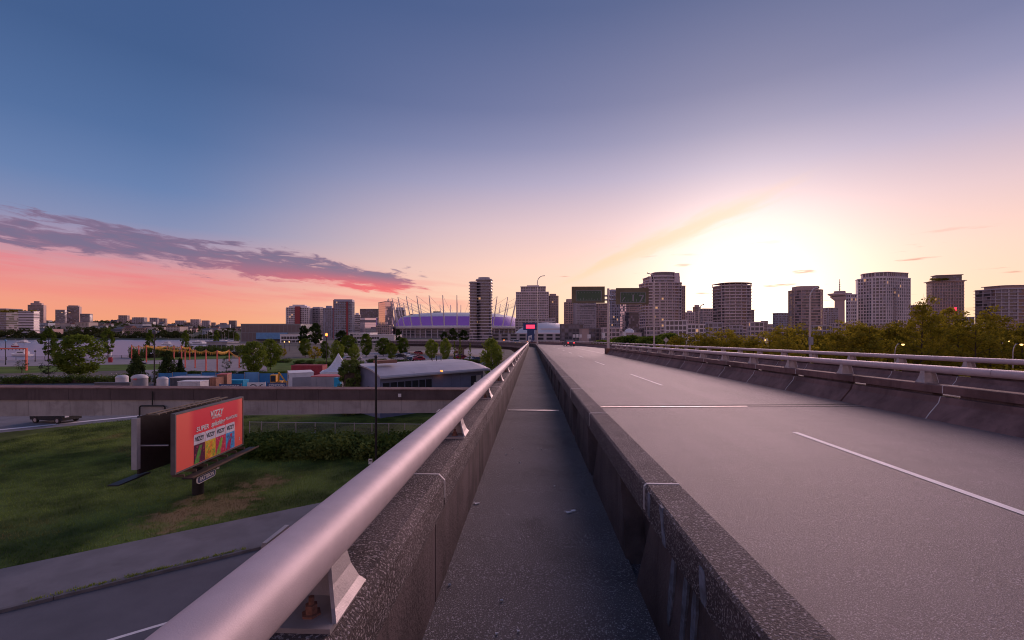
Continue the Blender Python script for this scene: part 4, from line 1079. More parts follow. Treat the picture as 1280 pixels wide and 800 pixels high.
mb = MB(); mb.loft([[(1.3, -1.9, 1.7), (1.9, -1.9, 1.7), (1.9, -1.3, 1.75), (1.3, -1.3, 1.75)], [(1.4, -1.7, 1.1), (1.85, -1.7, 1.1), (1.85, -1.5, 1.1), (1.4, -1.5, 1.1)]]); mb.build('bucket', M['yellow'], ex)
# white trailer with doodle, grey boxes, red container, marquee
t, W, H = crate('trailer', 'trailer', 363, 391, 466.5, 70, 5.0, 'white trailer with black doodles and grey side screen', M['white'], .5, roof=M['white'])
for i in range(4): mb = MB(); mb.box((-W / 2 - .012, .8 + i * .9, H - .5 - .25 * (i % 2)), (.02, .14, .8)); mb.build('doodle', M['dgrey'], t)
mb = MB(); mb.box((.1, -.014, H * .56), (W * .8, .024, H * .5)); mb.build('screen', M['grey'], t)
crate('container', 'container', 364, 403, 457.2, 92, 2.4, 'long dark red container behind the white trailer', M['red'], ribs=10)
crate('site_cabin', 'cabin', 389, 425, 471, 66, 3.0, 'grey site cabin with faded red roof beside the marquee', M['grey'], roof=M['rroof'], ribs=3, trim=M['red'])
crate('tool_box', 'box', 417.5, 425, 473.2, 64.5, .6, 'small bright blue box in front of the grey cabin', M['cyan'], trim=M['navy'])
D = 84; p = at(423, HZ, D); mq = thing('marquee', 'white peaked marquee tent behind the ivy covered wall', 'tent', (p.x, p.y, 0), .35)
W = 2.9; ze = zat(463.5, D); zp = zat(441.5, D)
mb = MB(); rings = []
for i in range(9):
    k = i / 8; r = W * (1 - k) ** 1.0 + .04; z = ze + (zp - ze) * k ** 1.9
    rings.append([(r * x, r * y, z) for x, y in ((-1, -1), (0, -1.0), (1, -1), (1, 0), (1, 1), (0, 1), (-1, 1), (-1, 0))])
mb.loft(rings); mb.build('canopy', M['white'], mq)
mb = MB(); mb.box((0, 0, ze - .2), (2 * W, 2 * W, .38)); mb.build('valance', M['white'], mq)
for x, y in ((-1, -1), (1, -1), (1, 1), (-1, 1)): mb = MB(); mb.tube((x * W * .96, y * W * .96, 0), (x * W * .96, y * W * .96, ze - .3), .05, .05, 6); mb.build('pole', M['white'], mq)

# ---- blue building with curved metal roof
A = at(475, HZ, 50); Bc = at(604, HZ, 60.6); d = (Bc - A); d.z = 0; L = d.length; 
bld = thing('pavilion_building', 'low blue grey building with curved pale metal roof behind the guideway', 'building', (A.x, A.y, 0), math.atan2(d.y, d.x))
ZE = 4.42; DEPTH = 7.5
prof = [(-.7, ZE + .12), (-.62, ZE + .30), (.3, ZE + .62), (1.2, ZE + .88), (2.4, ZE + 1.1), (4.0, ZE + 1.25), (6.0, ZE + 1.25), (DEPTH + .3, ZE + 1.1)]
mb = MB(); up = [(y, z) for y, z in prof]; lo = [(y, z - .16) for y, z in reversed(prof)]
mb.loft([[(x, y, z) for y, z in up + lo] for x in (-.35, L - .5)]); 
mb.build('roof', M['metroof'], bld)
mb = MB(); rings = []
for x, k in ((L - .498, 1.0), (L + .15, .93), (L + .55, .80), (L + .75, .62)): rings.append([(x, y, ZE - .02 + (z - ZE + .02) * k) for y, z in up] + [(x, y, ZE - .02 + (z - ZE + .02) * k - .14) for y, z in reversed(up)])
mb.loft(rings); mb.build('roof_end', M['metroof'], bld)
for i in range(1, 1):
    mb = MB(); x = -.35 + i * (L - .2) / 12; mb.loft([[(xx, y, z + .004) for y, z in up] + [(xx, y, z + .05) for y, z in reversed(up)] for xx in (x - .02, x + .02)]); mb.build('roof_seam', M['metroof'], bld)
for i in range(3): mb = MB(); mb.tube((L * .62 + i * .7, 3.5, ZE + 1.3), (L * .62 + i * .7, 3.5, ZE + 1.95), .05, .05, 6); mb.build('vent_pipe', M['dark'], bld)
mb = MB(); mb.box((L * .06 + 1.2, 2.6, ZE + 1.62), (2.4, 1.2, .34)); mb.build('roof_unit', M['brown'], bld)
mb = MB(); mb.loft([[(x, 0.0, 0), (x, 0.0, ZE + .3), (x, .3, ZE + .42), (x, 1.2, ZE + .68), (x, 2.4, ZE + .9), (x, 4.0, ZE + 1.05), (x, 6.0, ZE + 1.05), (x, DEPTH, ZE + .9), (x, DEPTH, 0)] for x in (0, L)]); mb.build('wall', M['bluecl'], bld)
nb = 7; x0w, x1w = .25, L * .455
for i in range(nb):
    xa, xb = x0w + (x1w - x0w) * i / nb + .05, x0w + (x1w - x0w) * (i + 1) / nb - .05
    for z0_, z1_ in ((.6, 2.55), (2.68, 3.85)):
        mb = MB(); mb.box2(xa, xb, -.03, .05, z0_, z1_); w_ = mb.build('window', M['glass'], bld)
        mb = MB(); mb.box2(xa - .06, xa - .003, -.07, .0, z0_, z1_ + .06); mb.build('mullion', M['bluecl'], w_)
mb = MB(); mb.box2(x0w, x1w, -.08, 0, 2.552, 2.678); mb.build('transom', M['bluecl'], bld)
for i in range(2): mb = MB(); mb.box2(L * .86 + i * .9, L * .86 + .8 + i * .9, -.03, .05, 2.0, 3.8); mb.build('window', M['glass'] if i == 0 else M['offw'], bld)
for i in range(4): mb = MB(); mb.box2(L * .46 + .02 + i * 1.42, L * .46 + 1.38 + i * 1.42, -.02, .03, .3, 2.6); mb.build('cladding_panel', M['bluecl'], bld); mb = MB(); mb.box2(L * .46 + .02 + i * 1.42, L * .46 + 1.38 + i * 1.42, -.02, .03, 2.64, 4.2); mb.build('cladding_panel', M['bluecl'], bld)
for i in range(2): mb = MB(); mb.box2(-.03, .03, .9 + i * 1.0, 1.8 + i * 1.0, 1.2, 3.3); mb.build('end_window', M['glass'], bld)
wl = thing('wall_lamp', 'glowing orange wall lamp under the curved roof eave', 'lamp', at(552.5, 464, 55.6) + Vector((0, -.35, 0)))
mb = MB(); mb.lathe([(0, -.22), (.16, -.17), (.2, 0), (.14, .12), (0, .14)], 12); mb.build('bulb', M['orange_l'], wl, True)
mb = MB(); mb.box((.02, .18, .12), (.1, .36, .08)); mb.build('bracket', M['dgrey'], wl)
for px, py, D in ((517, 466, 53), (582, 462, 58.5)):
    c = thing('security_camera', 'small white security light on the blue wall' if px == 517 else 'small white security light near the corner window', 'light fitting', at(px, py, D) + Vector((0, -.3, 0)), .4)
    mb = MB(); mb.box((0, 0, 0), (.5, .22, .2)); mb.build('housing', M['white'], c); mb = MB(); mb.box((.1, .2, .02), (.08, .3, .08)); mb.build('arm', M['white'], c)
# ivy covered end
p = at(437, HZ, 52.5); iv = thing('ivy_screen', 'rounded wall of dense ivy at the end of the blue building', 'hedge', (p.x, p.y, 0), .5)
rs = np.random.RandomState(31); n = 170; a = rs.uniform(0, 6.28, n); rr = np.sqrt(rs.uniform(.3, 1, n)); z = rs.uniform(.1, 6.3, n)
sh = np.where(z > 4.8, np.sqrt(np.maximum(.05, 1 - ((z - 4.8) / 1.6) ** 2)), 1.0)
c = np.stack([1.12 * rr * sh * np.cos(a), 1.0 * rr * sh * np.sin(a), z], 1)
link('foliage', quads_mesh(leaf_quads(rs, c, 110, np.full(n, .36), .085), LEAF['ivy']), iv)
mb = MB(); mb.loft([[(-.7, -.6, 0), (.7, -.6, 0), (.7, .6, 0), (-.7, .6, 0)], [(-.6, -.5, 4.8), (.6, -.5, 4.8), (.6, .5, 4.8), (-.6, .5, 4.8)]]); mb.build('core', M['bark'], iv)
# ---- pavilion by the water, sheds, boats
def block(name, cat, label, px0, px1, y0, D, dp, mat, rz=0.0, roof=None, z0=0.0, group=None):
    p = at((px0 + px1) / 2, HZ, D); W = (px1 - px0) / F * D; H = zat(y0, D) - z0
    t = thing(name, label, cat, (p.x, p.y, z0), YAW + rz, group)
    mb = MB(); mb.box((0, dp / 2, H / 2 - .05), (W, dp, H - .1)); mb.build('wall', mat, t)
    mb = MB(); mb.box((0, dp / 2, H + .001), (W + .8, dp + .8, .2)); mb.build('roof', roof or mat, t)
    return t, W, H
def win_row(t, x0, x1, z0, z1, n, y=-.04, mat=None, name='window', gap=.3, dpt=.06):
    w = (x1 - x0) / n
    for i in range(n): mb = MB(); mb.box2(x0 + i * w + gap / 2, x0 + (i + 1) * w - gap / 2, y, y + dpt, z0, z1); mb.build(name, mat or M['glass'], t)
t, W, H = block('glass_pavilion', 'building', 'long flat roofed blue glass pavilion on the waterfront', 301, 376, 404.8, 415, 30, pmat('teal_glass_wall', (.10, .13, .16), .25, .15, .1, spec=.9), roof=M['dgrey'])
win_row(t, -W / 2 + .5, W / 2 - .5, 9.2, H - 1.2, 14, mat=M['tglass'], name='glass_panel'); win_row(t, -W / 2 + .5, -W / 2 + 14, 1, 8.8, 4, mat=M['tglass'], name='glass_panel')
mb = MB(); mb.box2(-W / 2 + 14.5, W / 2 - 12, -1.2, 0, 3.0, 8.9); mb.build('blue_screen', M['lblue'], t)
mb = MB(); mb.loft([[(-W / 2 + 14.5, -1.9, 3.1), (W / 2 - 12, -1.9, 3.1), (W / 2 - 12, -1.2, 2.98), (-W / 2 + 14.5, -1.2, 2.98)], [(-W / 2 + 17, -2.4, 1.5), (W / 2 - 16, -2.4, 1.5), (W / 2 - 16, -.2, 1.5), (-W / 2 + 17, -.2, 1.5)]]); mb.build('awning', M['dark'], t)
t, W, H = block('white_lodge', 'building', 'low white building with dark windows beside the dark trees', 350, 384, 417.5, 395, 14, M['white'], roof=M['offw']); win_row(t, -W / 2 + 1, W / 2 - 1, 3.2, 5.6, 9); win_row(t, -W / 2 + 1, W / 2 - 1, .3, 2.4, 7)
t, W, H = block('white_lodge', 'building', 'small pale flat roofed block next to the low white building', 383, 396, 421.5, 380, 12, M['offw']); win_row(t, -W / 2 + .5, W / 2 - .5, 1.0, 3.2, 5)
t, W, H = block('parking_podium', 'building', 'long white stepped podium block below the towers', 441, 493, 418.5, 360, 24, M['offw'], roof=M['white']); win_row(t, -W / 2 + 1, W / 2 - 12, 4.0, 5.6, 10); win_row(t, -W / 2 + 1, W / 2 - 2, .8, 2.4, 12); 
t, W, H = block('parking_podium', 'building', 'raised white roof block on the long podium', 436, 463, 415.8, 385, 20, M['white']); win_row(t, -W / 2 + 1, W / 2 - 1, 6.0, 8.0, 6)
t, W, H = block('marina_shed', 'building', 'white marina shed with dark square windows', 283, 308, 429.2, 205, 8, M['white'], roof=M['grey']); win_row(t, -W / 2 + .5, W / 2 - .5, 2.0, 3.3, 8)
t, W, H = block('marina_shed', 'building', 'grey curved roofed marina shed beside the white one', 258, 284, 427.0, 212, 9, M['grey'], roof=M['bluecl']); win_row(t, -W / 2 + .6, W / 2 - .6, 1, 3.4, 4)
def boat(px, py, Lb, label, rz, hull, kind='cruiser', group=None):
    p = at(px, py, (ZC + 1.6) * F / (py - HZ)); t = thing('sail_boat' if kind == 'sail' else 'motor_boat', label, 'boat', (p.x, p.y, -1.6), rz, group)
    B_ = Lb * .28; mb = MB(); rings = []
    for y, w, b0, top in ((-.5, .80, .0, .9), (-.2, 1, -.12, .9), (.15, .95, -.12, 1.0), (.38, .55, -.05, 1.2), (.5, .04, .4, 1.35)):
        rings.append([(x * B_ / 2 * w, y * Lb, z) for x, z in ((-1, top), (-.9, .25), (-.3, b0), (.3, b0), (.9, .25), (1, top))])
    mb.loft(rings); mb.build('hull', hull, t)
    if kind == 'sail':
        mb = MB(); mb.box((0, -.05 * Lb, 1.15), (B_ * .55, Lb * .35, .5)); mb.build('cabin', M['white'], t)
        mb = MB(); mb.tube((0, .05 * Lb, .9), (0, .05 * Lb, Lb * 1.25), .10, .06, 6); mb.build('mast', M['steel'], t)
        mb = MB(); mb.tube((0, .04 * Lb, 2.0), (0, -.38 * Lb, 2.0), .14, .12, 6); mb.build('boom', M['navy'], t)
    else:
        mb = MB(); mb.loft([[(-B_ * .38, -Lb * .32, .95), (B_ * .38, -Lb * .32, .95), (B_ * .36, Lb * .2, 1.0), (-B_ * .36, Lb * .2, 1.0)], [(-B_ * .33, -Lb * .3, 2.3), (B_ * .33, -Lb * .3, 2.3), (B_ * .28, Lb * .08, 2.3), (-B_ * .28, Lb * .08, 2.3)]]); cb = mb.build('cabin', M['white'], t)
        mb = MB(); mb.box((0, -.1 * Lb, 1.75), (B_ * .74, Lb * .30, .45)); mb.build('window', M['glass'], cb)
        mb = MB(); mb.box((0, -.15 * Lb, 2.75), (B_ * .5, Lb * .22, .7)); mb.build('flybridge', M['white'], t)
        mb = MB(); mb.tube((0, -.15 * Lb, 3.0), (0, -.2 * Lb, 5.0 + Lb * .1), .06, .04, 6); mb.build('mast', M['steel'], t)
    return t
boat(28, 428.5, 17, 'white motor cruiser with mast moored near the far shore', 1.4, M['white']); boat(18, 433.8, 9, 'dark red small boat beside the white cruiser', 1.2, M['red'])
boat(26, 445, 11, 'white open motor boat behind the coral frame', 1.45, M['white']); boat(208, 431, 13, 'white motor boat by the tall waterfront hedge', 1.3, M['white']); boat(245, 430.5, 26, 'large white ferry with blue stripe at the marina', 1.5, M['white']); boat(277, 429, 20, 'white motor yacht behind the grey marina shed', 1.5, M['offw'])
for i in range(16): boat(240 + i * 3.9 + 2 * math.sin(i * 5), 426.2 + .7 * math.sin(i * 3.1), 9 + 2 * math.sin(i * 1.7), 'small white sail boat moored in the far marina', 1.2 + .5 * math.sin(i), M['white'], 'sail', 'sail boats in the far marina')
# ------------------------------------------------------------------ city
M['t_pink'] = pmat('tower_pale_concrete', (.60, .49, .49), .7, .1, .05); M['t_grey'] = pmat('tower_grey_concrete', (.46, .41, .44), .7, .1, .05)
M['t_brown'] = pmat('tower_brown_concrete', (.45, .33, .31), .7, .1, .05); M['t_dark'] = pmat('tower_dark_cladding', (.19, .165, .18), .6, .12, .05)
M['t_white'] = pmat('tower_white_concrete', (.70, .62, .62), .65, .08, .05); M['t_red'] = pmat('tower_red_cladding', (.30, .055, .06), .65, .1, .05)
M['t_blue'] = pmat('tower_blue_grey', (.36, .36, .43), .65, .1, .05)
M['mirror'] = glassmat('mirror_glass', (.62, .58, .62), .05, 1.0, .85, .05)
def shape(kind, k=.8):
    if kind == 'rect': return [(-1, -k), (1, -k), (1, k), (-1, k)]
    if kind == 'cut': c = .32; return [(-1 + c, -k), (1 - c, -k), (1, -k + c), (1, k - c), (1 - c, k), (-1 + c, k), (-1, k - c), (-1, -k + c)]
    if kind == 'bow': return [(1, -k * .3), (1, k), (-1, k), (-1, -k * .3)] + [(-math.cos(math.pi * i / 8), -k * (.3 + .7 * math.sin(math.pi * i / 8))) for i in range(1, 8)]
    return [(math.copysign(abs(math.cos(t)) ** .75, math.cos(t)), k * math.copysign(abs(math.sin(t)) ** .75, math.sin(t))) for t in [2 * math.pi * i / 20 for i in range(20)]]
def foot(kind, k, rot, W):
    c, s = math.cos(rot), math.sin(rot); p = [(x * c - y * s, x * s + y * c) for x, y in shape(kind, k)]
    w = max(x for x, _ in p) - min(x for x, _ in p); m_ = W / w; mx = (max(x for x, _ in p) + min(x for x, _ in p)) / 2
    p = [((x - mx) * m_, y * m_) for x, y in p]
    my = min(y for _, y in p); return [(x, y - my) for x, y in p]     # the nearest corner on y = 0
def grow(poly, d):
    n = len(poly); out = []
    for i in range(n):
        a, b, c = Vector(poly[i - 1]), Vector(poly[i]), Vector(poly[(i + 1) % n])
        n1 = Vector(((b - a).y, -(b - a).x)).normalized(); n2 = Vector(((c - b).y, -(c - b).x)).normalized()
        m_ = (n1 + n2); m_ = m_ / max(.3, m_.dot(n1)); out.append(tuple(b + m_ * d))
    return out
def facade(t, poly, z0, z1, wall, glass, fh=3.1, bay=2.6, sp=.30, pier=.0, slab=0.0, seed=0, lit=.006, blind=.25, pier_every=1, slabmat=None, pw=.5, bal_edges=None):
    r = random.Random(seed); nf = max(1, int(round((z1 - z0) / fh))); fh = (z1 - z0) / nf
    core = MB(); core.prism(grow(poly, -.45), z0, z1); core.build('core', M['t_dark'], t)
    win = MB(); spn = MB(); prs = MB(); sl = MB(); n = len(poly)
    spn_h = fh * sp
    for i in range(n):
        a = Vector(poly[i]); b = Vector(poly[(i + 1) % n]); e = b - a; L = e.length; u = e / L; nn = Vector((u.y, -u.x))
        ang_ = math.atan2(u.y, u.x); nb = max(1, int(round(L / bay))); w = L / nb
        if nn.y > .35:   # turned away from the street: plain wall
            c = (a + b) / 2 - nn * .2; spn.box((c.x, c.y, (z0 + z1) / 2), (L, .4, z1 - z0), ang_); continue
        for f_ in range(nf):
            zb = z0 + f_ * fh
            if spn_h > .05:
                c = (a + b) / 2 - nn * .2; spn.box((c.x, c.y, zb + spn_h / 2), (L, .42, spn_h), ang_)
            for j in range(nb):
                p = a + u * (j * w) - nn * .22; q = a + u * ((j + 1) * w) - nn * .22
                k = r.random(); win.mat(2 if k < lit else (1 if k < blind else 0))
                o = nn * r.uniform(-.02, .02); o2 = nn * r.uniform(-.02, .02)
                win.quad((p.x + o.x, p.y + o.y, zb + spn_h), (q.x + o2.x, q.y + o2.y, zb + spn_h), (q.x + o2.x, q.y + o2.y, zb + fh), (p.x + o.x, p.y + o.y, zb + fh))
        if pier:
            for j in range(0, nb + 1, pier_every):
                p = a + u * min(max(j * w, pw / 2), L - pw / 2) - nn * .1
                prs.box((p.x, p.y, (z0 + z1) / 2), (pw, .2 + 2 * pier, z1 - z0), ang_)
    if slab:
        for f_ in range(1, nf + 1):
            zb = z0 + f_ * fh; pl = grow(poly, slab)
            sl.prism(pl, zb - .16, zb + .08)
    win.build('window', [glass, M['blind'], M['litwin']], t, kind='stuff')
    if spn.f: spn.build('spandrel', wall, t, kind='stuff')
    if prs.f: prs.build('pier', wall, t, kind='stuff')
    if sl.f: sl.build('balcony_slab', slabmat or wall, t, kind='stuff')
def roof_cap(t, poly, z, wall, over=.3, h=.9, name='roof'):
    mb = MB(); mb.prism(grow(poly, over), z - .002, z + h); return mb.build(name, wall, t)
def tower(label, x0, x1, y0, D, kind='rect', k=.8, rot=.0, wall='t_grey', glass='tglass', name='apartment_tower', cat='tower', top=None, seed=None, base=0.0, group=None, **kw):
    W = (x1 - x0) / F * D; p = at((x0 + x1) / 2, HZ, D); H = zat(y0, D)
    t = thing(name, label, cat, (p.x, p.y, base), YAW, group)
    cx_, w_ = (x0 + x1) / 2, W          # fit the outline between the two picture columns, the far corners included
    for _ in range(6):
        p = at(cx_, HZ, D); poly = foot(kind, k, rot, w_)
        px_ = [640 + F * ((p - Vector((0, 0, 0))).xy.to_3d().dot(RT) + x) / (D + y) for x, y in poly]
        a_, b_ = min(px_), max(px_); w_ *= (x1 - x0) / (b_ - a_); cx_ += ((x0 + x1) - (a_ + b_)) / 2
    p = at(cx_, HZ, D); t.location = (p.x, p.y, base); poly = foot(kind, k, rot, w_); W = w_
    H -= base; hb = H
    top = top or []
    for fr, _ in top: hb -= 0
    ph = sum(h for _, h in top); hb = H - ph - .9
    facade(t, poly, 0, hb, M[wall], M[glass], seed=seed if seed is not None else int(x0 * 7), **kw)
    roof_cap(t, poly, hb, M[wall])
    z = hb + .9
    for fr, h in top:
        cx = sum(x for x, _ in poly) / len(poly); cy = sum(y for _, y in poly) / len(poly)
        pl = [(cx + (x - cx) * fr, cy + (y - cy) * fr) for x, y in poly]
        mb = MB(); mb.prism(pl, z - .9 if fr < .97 else z, z + h); mb.build('penthouse', M[wall], t); z += h
    return t, poly, hb, W
def stripe(t, x0, x1, y, z0, z1, mat, name='cladding_strip', dp=.5):
    mb = MB(); mb.box2(x0, x1, y - dp, y + .3, z0, z1); return mb.build(name, mat, t)

# left cluster
t, po, hb, W = tower('white and dark red apartment tower left of the grey towers', 358, 391, 380.5, 700, 'rect', .6, .12, 't_white', top=[(.8, 2.5), (.55, 2)], pier=.25, pw=.8, bay=3.2)
stripe(t, W * -.06, W * .16, 1.6, 0, hb + 2.4, M['t_red'], dp=1.6); stripe(t, -W * .5, -W * .44, 3.6, 0, hb, M['t_dark'], dp=.8)
t, po, hb, W = tower('grey apartment tower beside the red striped one', 389, 406, 383.5, 720, 'rect', .8, -.2, 't_grey', pier=.2, top=[(.8, 2.0)], slab=.5)
t, po, hb, W = tower('pale grey tower with round cap next to the big grid tower', 404, 419, 382.0, 690, 'cut', .8, .1, 't_blue', pier=.25, bay=2.6, top=[(.55, 3.4)])
t, po, hb, W = tower('tall blue grey grid tower with dark red column', 417.5, 443, 374, 600, 'rect', .55, .10, 't_blue', bay=2.4, pier=.3, sp=.3, top=[(.995, 2.2)], lit=.006)
stripe(t, W * .20, W * .30, 1.3, 0, hb, M['t_red'], dp=.9); stripe(t, -W * .5, -W * .44, 1.5, 0, hb + 2.3, M['t_red'], dp=.9)
tower('slim white tower peeping behind the grid tower', 442, 451, 391, 760, 'rect', .8, .2, 't_white', top=[(.5, 3)])
t, po, hb, W = tower('wide dark flat topped office block behind the orange lit wall', 450, 476, 386, 900, 'rect', .5, 0, 't_dark', bay=3.5, pier=.2, name='office_block', cat='building')
t, po, hb, W = tower('low dark block with warm pink reflecting panes', 450, 472, 396.5, 640, 'rect', .5, .1, 't_dark', glass='mirror', bay=7, sp=.06, blind=.3, name='office_block', cat='building')
t, po, hb, W = tower('pink mirror glass office slab beside the stadium', 473, 491.5, 376.6, 740, 'rect', .35, -1.0, 't_dark', glass='mirror', bay=2.2, sp=.04, fh=3.6, blind=.0, lit=0, name='office_tower')
tower('brown low block at the foot of the mirror slab', 470, 488, 406.5, 600, 'rect', .5, .1, 't_brown', name='office_block', cat='building', pier=.2)
tower('blue tower with rounded top behind the stadium masts', 493, 507, 384, 1150, 'round', .8, 0, 't_blue', slab=.5, top=[(.7, 6)])
tower('low far tower over the stadium roof', 538, 555, 389, 1250, 'rect', .6, .1, 't_dark', top=[(.6, 7)])
tower('small far block peeping over the stadium roof', 513, 521, 392.5, 1250, 'rect', .6, .1, 't_grey')
# round balcony tower before the stadium
t, po, hb, W = tower('tall round balcony tower before the stadium', 595.5, 615, 346, 455, 'round', .95, 0, 't_grey', bay=2.0, sp=.25, slab=.9, fh=2.9, top=[(.75, 1.8)], slabmat=M['t_white'])
t, po, hb, W = tower('lower half of the balcony tower with pale slabs', 587, 597, 351.8, 450, 'round', 1.2, 0, 't_grey', bay=2.0, sp=.25, slab=.9, fh=2.9, slabmat=M['t_white'], lit=.008)
t, W, H = block('tower_podium', 'building', 'pale podium under the round balcony tower', 586, 618, 425.5, 440, 14, M['t_white']); win_row(t, -W / 2 + .6, W / 2 - .6, .2, 1.2, 8)
# hotel
t, po, hb, W = tower('broad hotel block with setback crown behind the arena sign', 645, 686, 364.5, 560, 'rect', .55, -.10, 't_pink', bay=2.2, pier=.16, sp=.36, seed=5)
z = hb + .9; c = W * .0
pl = [(x * .76 + W * .02, y * .76 + 2) for x, y in po]; facade(t, pl, z, zat(358.5, 560), M['t_pink'], M['tglass'], bay=3, pier=.1, seed=3); roof_cap(t, pl, zat(358.5, 560), M['t_pink'], .5, 1.0)
mb = MB(); mb.prism([(x * .5, y * .5 + 4) for x, y in pl], zat(358.5, 560) + .9, zat(357, 560) + 1); mb.build('penthouse', M['t_pink'], t)
tower('right wing of the hotel with stepped roof', 684, 698, 367, 575, 'cut', .7, .1, 't_brown', bay=2.6, pier=.2, top=[(.6, 2.5)])
tower('wide low base of the hotel', 644, 694, 398, 545, 'rect', .3, 0, 't_pink', name='hotel_base', cat='building', bay=4, pier=.15)
# behind the signs
tower('stepped grey tower left of the green road signs', 705, 722, 373.5, 600, 'cut', .8, .2, 't_brown', pier=.15, top=[(.7, 4)])
tower('grey ribbed tower right behind the left green sign', 717, 745, 377, 560, 'rect', .6, .05, 't_grey', pier=.35, bay=2.6, pw=.9)
tower('dark tower between the green signs', 743, 762, 379, 590, 'cut', .8, 0, 't_brown', pier=.2, bay=2.4)
tower('tall pale grey tower between the two green signs', 759.5, 775, 361.5, 520, 'rect', .8, .25, 't_blue', pier=.25, bay=2.4, top=[(.8, 1.5)])
tower('slim tower with glowing edge below the right green sign', 774, 783, 366, 540, 'rect', .8, -.2, 't_pink', glass='mirror', pier=.2, bay=2.2)
tower('dark glass tower under the right green sign', 781, 800, 390, 500, 'rect', .6, .3, 't_dark', glass='tglass', bay=2.4, sp=.1)
tower('pale tower behind the dark glass one', 783, 803, 364, 640, 'rect', .6, .1, 't_brown', pier=.2)
# main right skyline
t, po, hb, W = tower('big rounded apartment tower with curved crown', 799, 852, 352, 420, 'bow', .75, .06, 't_pink', bay=1.9, sp=.30, pier=.14, pier_every=3, slab=.5, fh=2.75, lit=.008, blind=.35)
z = hb + .9
for fr, dx, y1 in ((.86, .03, 344.5), (.55, .02, 339.2)):
    pl = [(x * fr + W * dx, y * fr + 3) for x, y in po]; z1 = zat(y1, 420); facade(t, pl, z - .9, z1 - .6, M['t_pink'], M['tglass'], bay=2.4, sp=.4, seed=9); roof_cap(t, pl, z1 - .6, M['t_pink'], .5, .6); z = z1 + .6
mb = MB(); mb.tube((W * .33, 6, hb + .5), (W * .33, 6, hb + 9.5), 3.2, 2.6, 14); mb.build('turret', M['t_pink'], t)
mb = MB(); mb.box((-W * .36, 5, hb + 6.0), (4.5, 3, .4)); mb.build('roof_wing', M['t_brown'], t)
mb = MB(); mb.tube((-W * .36, 5, hb), (-W * .36, 5, hb + 6), 1.4, 1.4, 8); mb.build('roof_mast', M['t_pink'], t)
tower('narrow brown edge tower beside the big rounded one', 850, 856.5, 357, 450, 'rect', 1, 0, 't_brown', pier=.2, bay=2.2)
tower('low pink tower right of the big rounded one', 855, 869, 388, 520, 'cut', .7, .1, 't_pink', pier=.3, top=[(.5, 2)]); tower('slim far tower over the low pink one', 866, 876, 381, 700, 'rect', .8, .1, 't_brown', top=[(.6, 3)])
tower('pale slab left of the balcony rounded tower', 875, 893, 385.5, 560, 'rect', .5, .1, 't_pink', pier=.25, bay=2.4)
t, po, hb, W = tower('rounded glass apartment tower with open roof ring', 891, 939, 355.5, 420, 'bow', .8, .12, 't_pink', bay=1.8, sp=.24, slab=.8, fh=2.85, pier=.15, pier_every=4, lit=.008, blind=.32)
mb = MB(); mb.prism(grow(po, .9), zat(353.4, 420), zat(352.8, 420)); mb.build('roof_ring', M['t_brown'], t)
mb = MB(); mb.prism([(x * .55, y * .5 + 6) for x, y in po], hb, zat(352.0, 420)); mb.build('penthouse', M['t_brown'], t)
for i, (x, y) in enumerate(grow(po, .2)):
    mb = MB(); mb.box((x, y, (hb + zat(353.4, 420)) / 2), (.4, .4, zat(353.4, 420) - hb)); mb.build('ring_post', M['t_brown'], t)
tower('thin brown strip tower beside the roof ring tower', 938, 943, 387, 470, 'rect', 1, 0, 't_brown')
for x0, x1, y0, D, w, lab in ((943, 952, 404, 900, 't_brown', 'low far block in the sunset gap'), (951, 960, 401, 950, 't_brown', 'second low far block in the sunset gap'), (959, 970, 405, 850, 't_pink', 'low pale block in the sunset gap'), (966, 987, 391, 620, 't_blue', 'dark blue slab left of the balcony column tower'), (1027, 1033, 390, 600, 't_pink', 'thin pale slab beside the balcony column tower'),
                         (1029, 1048, 384.5, 640, 't_grey', 'square grey block before the lookout tower'), (1138, 1158, 381, 560, 't_brown', 'low brown block between the pale and dark towers'), (1205, 1218, 396, 650, 't_blue', 'low blue block in the yellow gap')):
    tower(lab, x0, x1, y0, D, 'rect', .6, .15, w, name='city_block', cat='building', pier=.15)
t, po, hb, W = tower('brown rounded tower with a column of balconies', 985.5, 1028.5, 361.5, 450, 'cut', .8, -.12, 't_brown', bay=2.3, sp=.3, pier=.3, pier_every=4, fh=2.9, blind=.4, lit=.006)
pl = [(x * .78 - W * .02, y * .78 + 2) for x, y in po]; z1 = zat(357, 450); mb = MB(); mb.prism(pl, hb + .8, z1); mb.build('penthouse', M['t_brown'], t)
mb = MB()
for i in range(int(hb / 2.9)): mb.box((W * .27, 1.4, i * 2.9 + 1.2), (2.6, 1.8, 1.0))
mb.build('balcony', M['t_white'], t, kind='stuff')
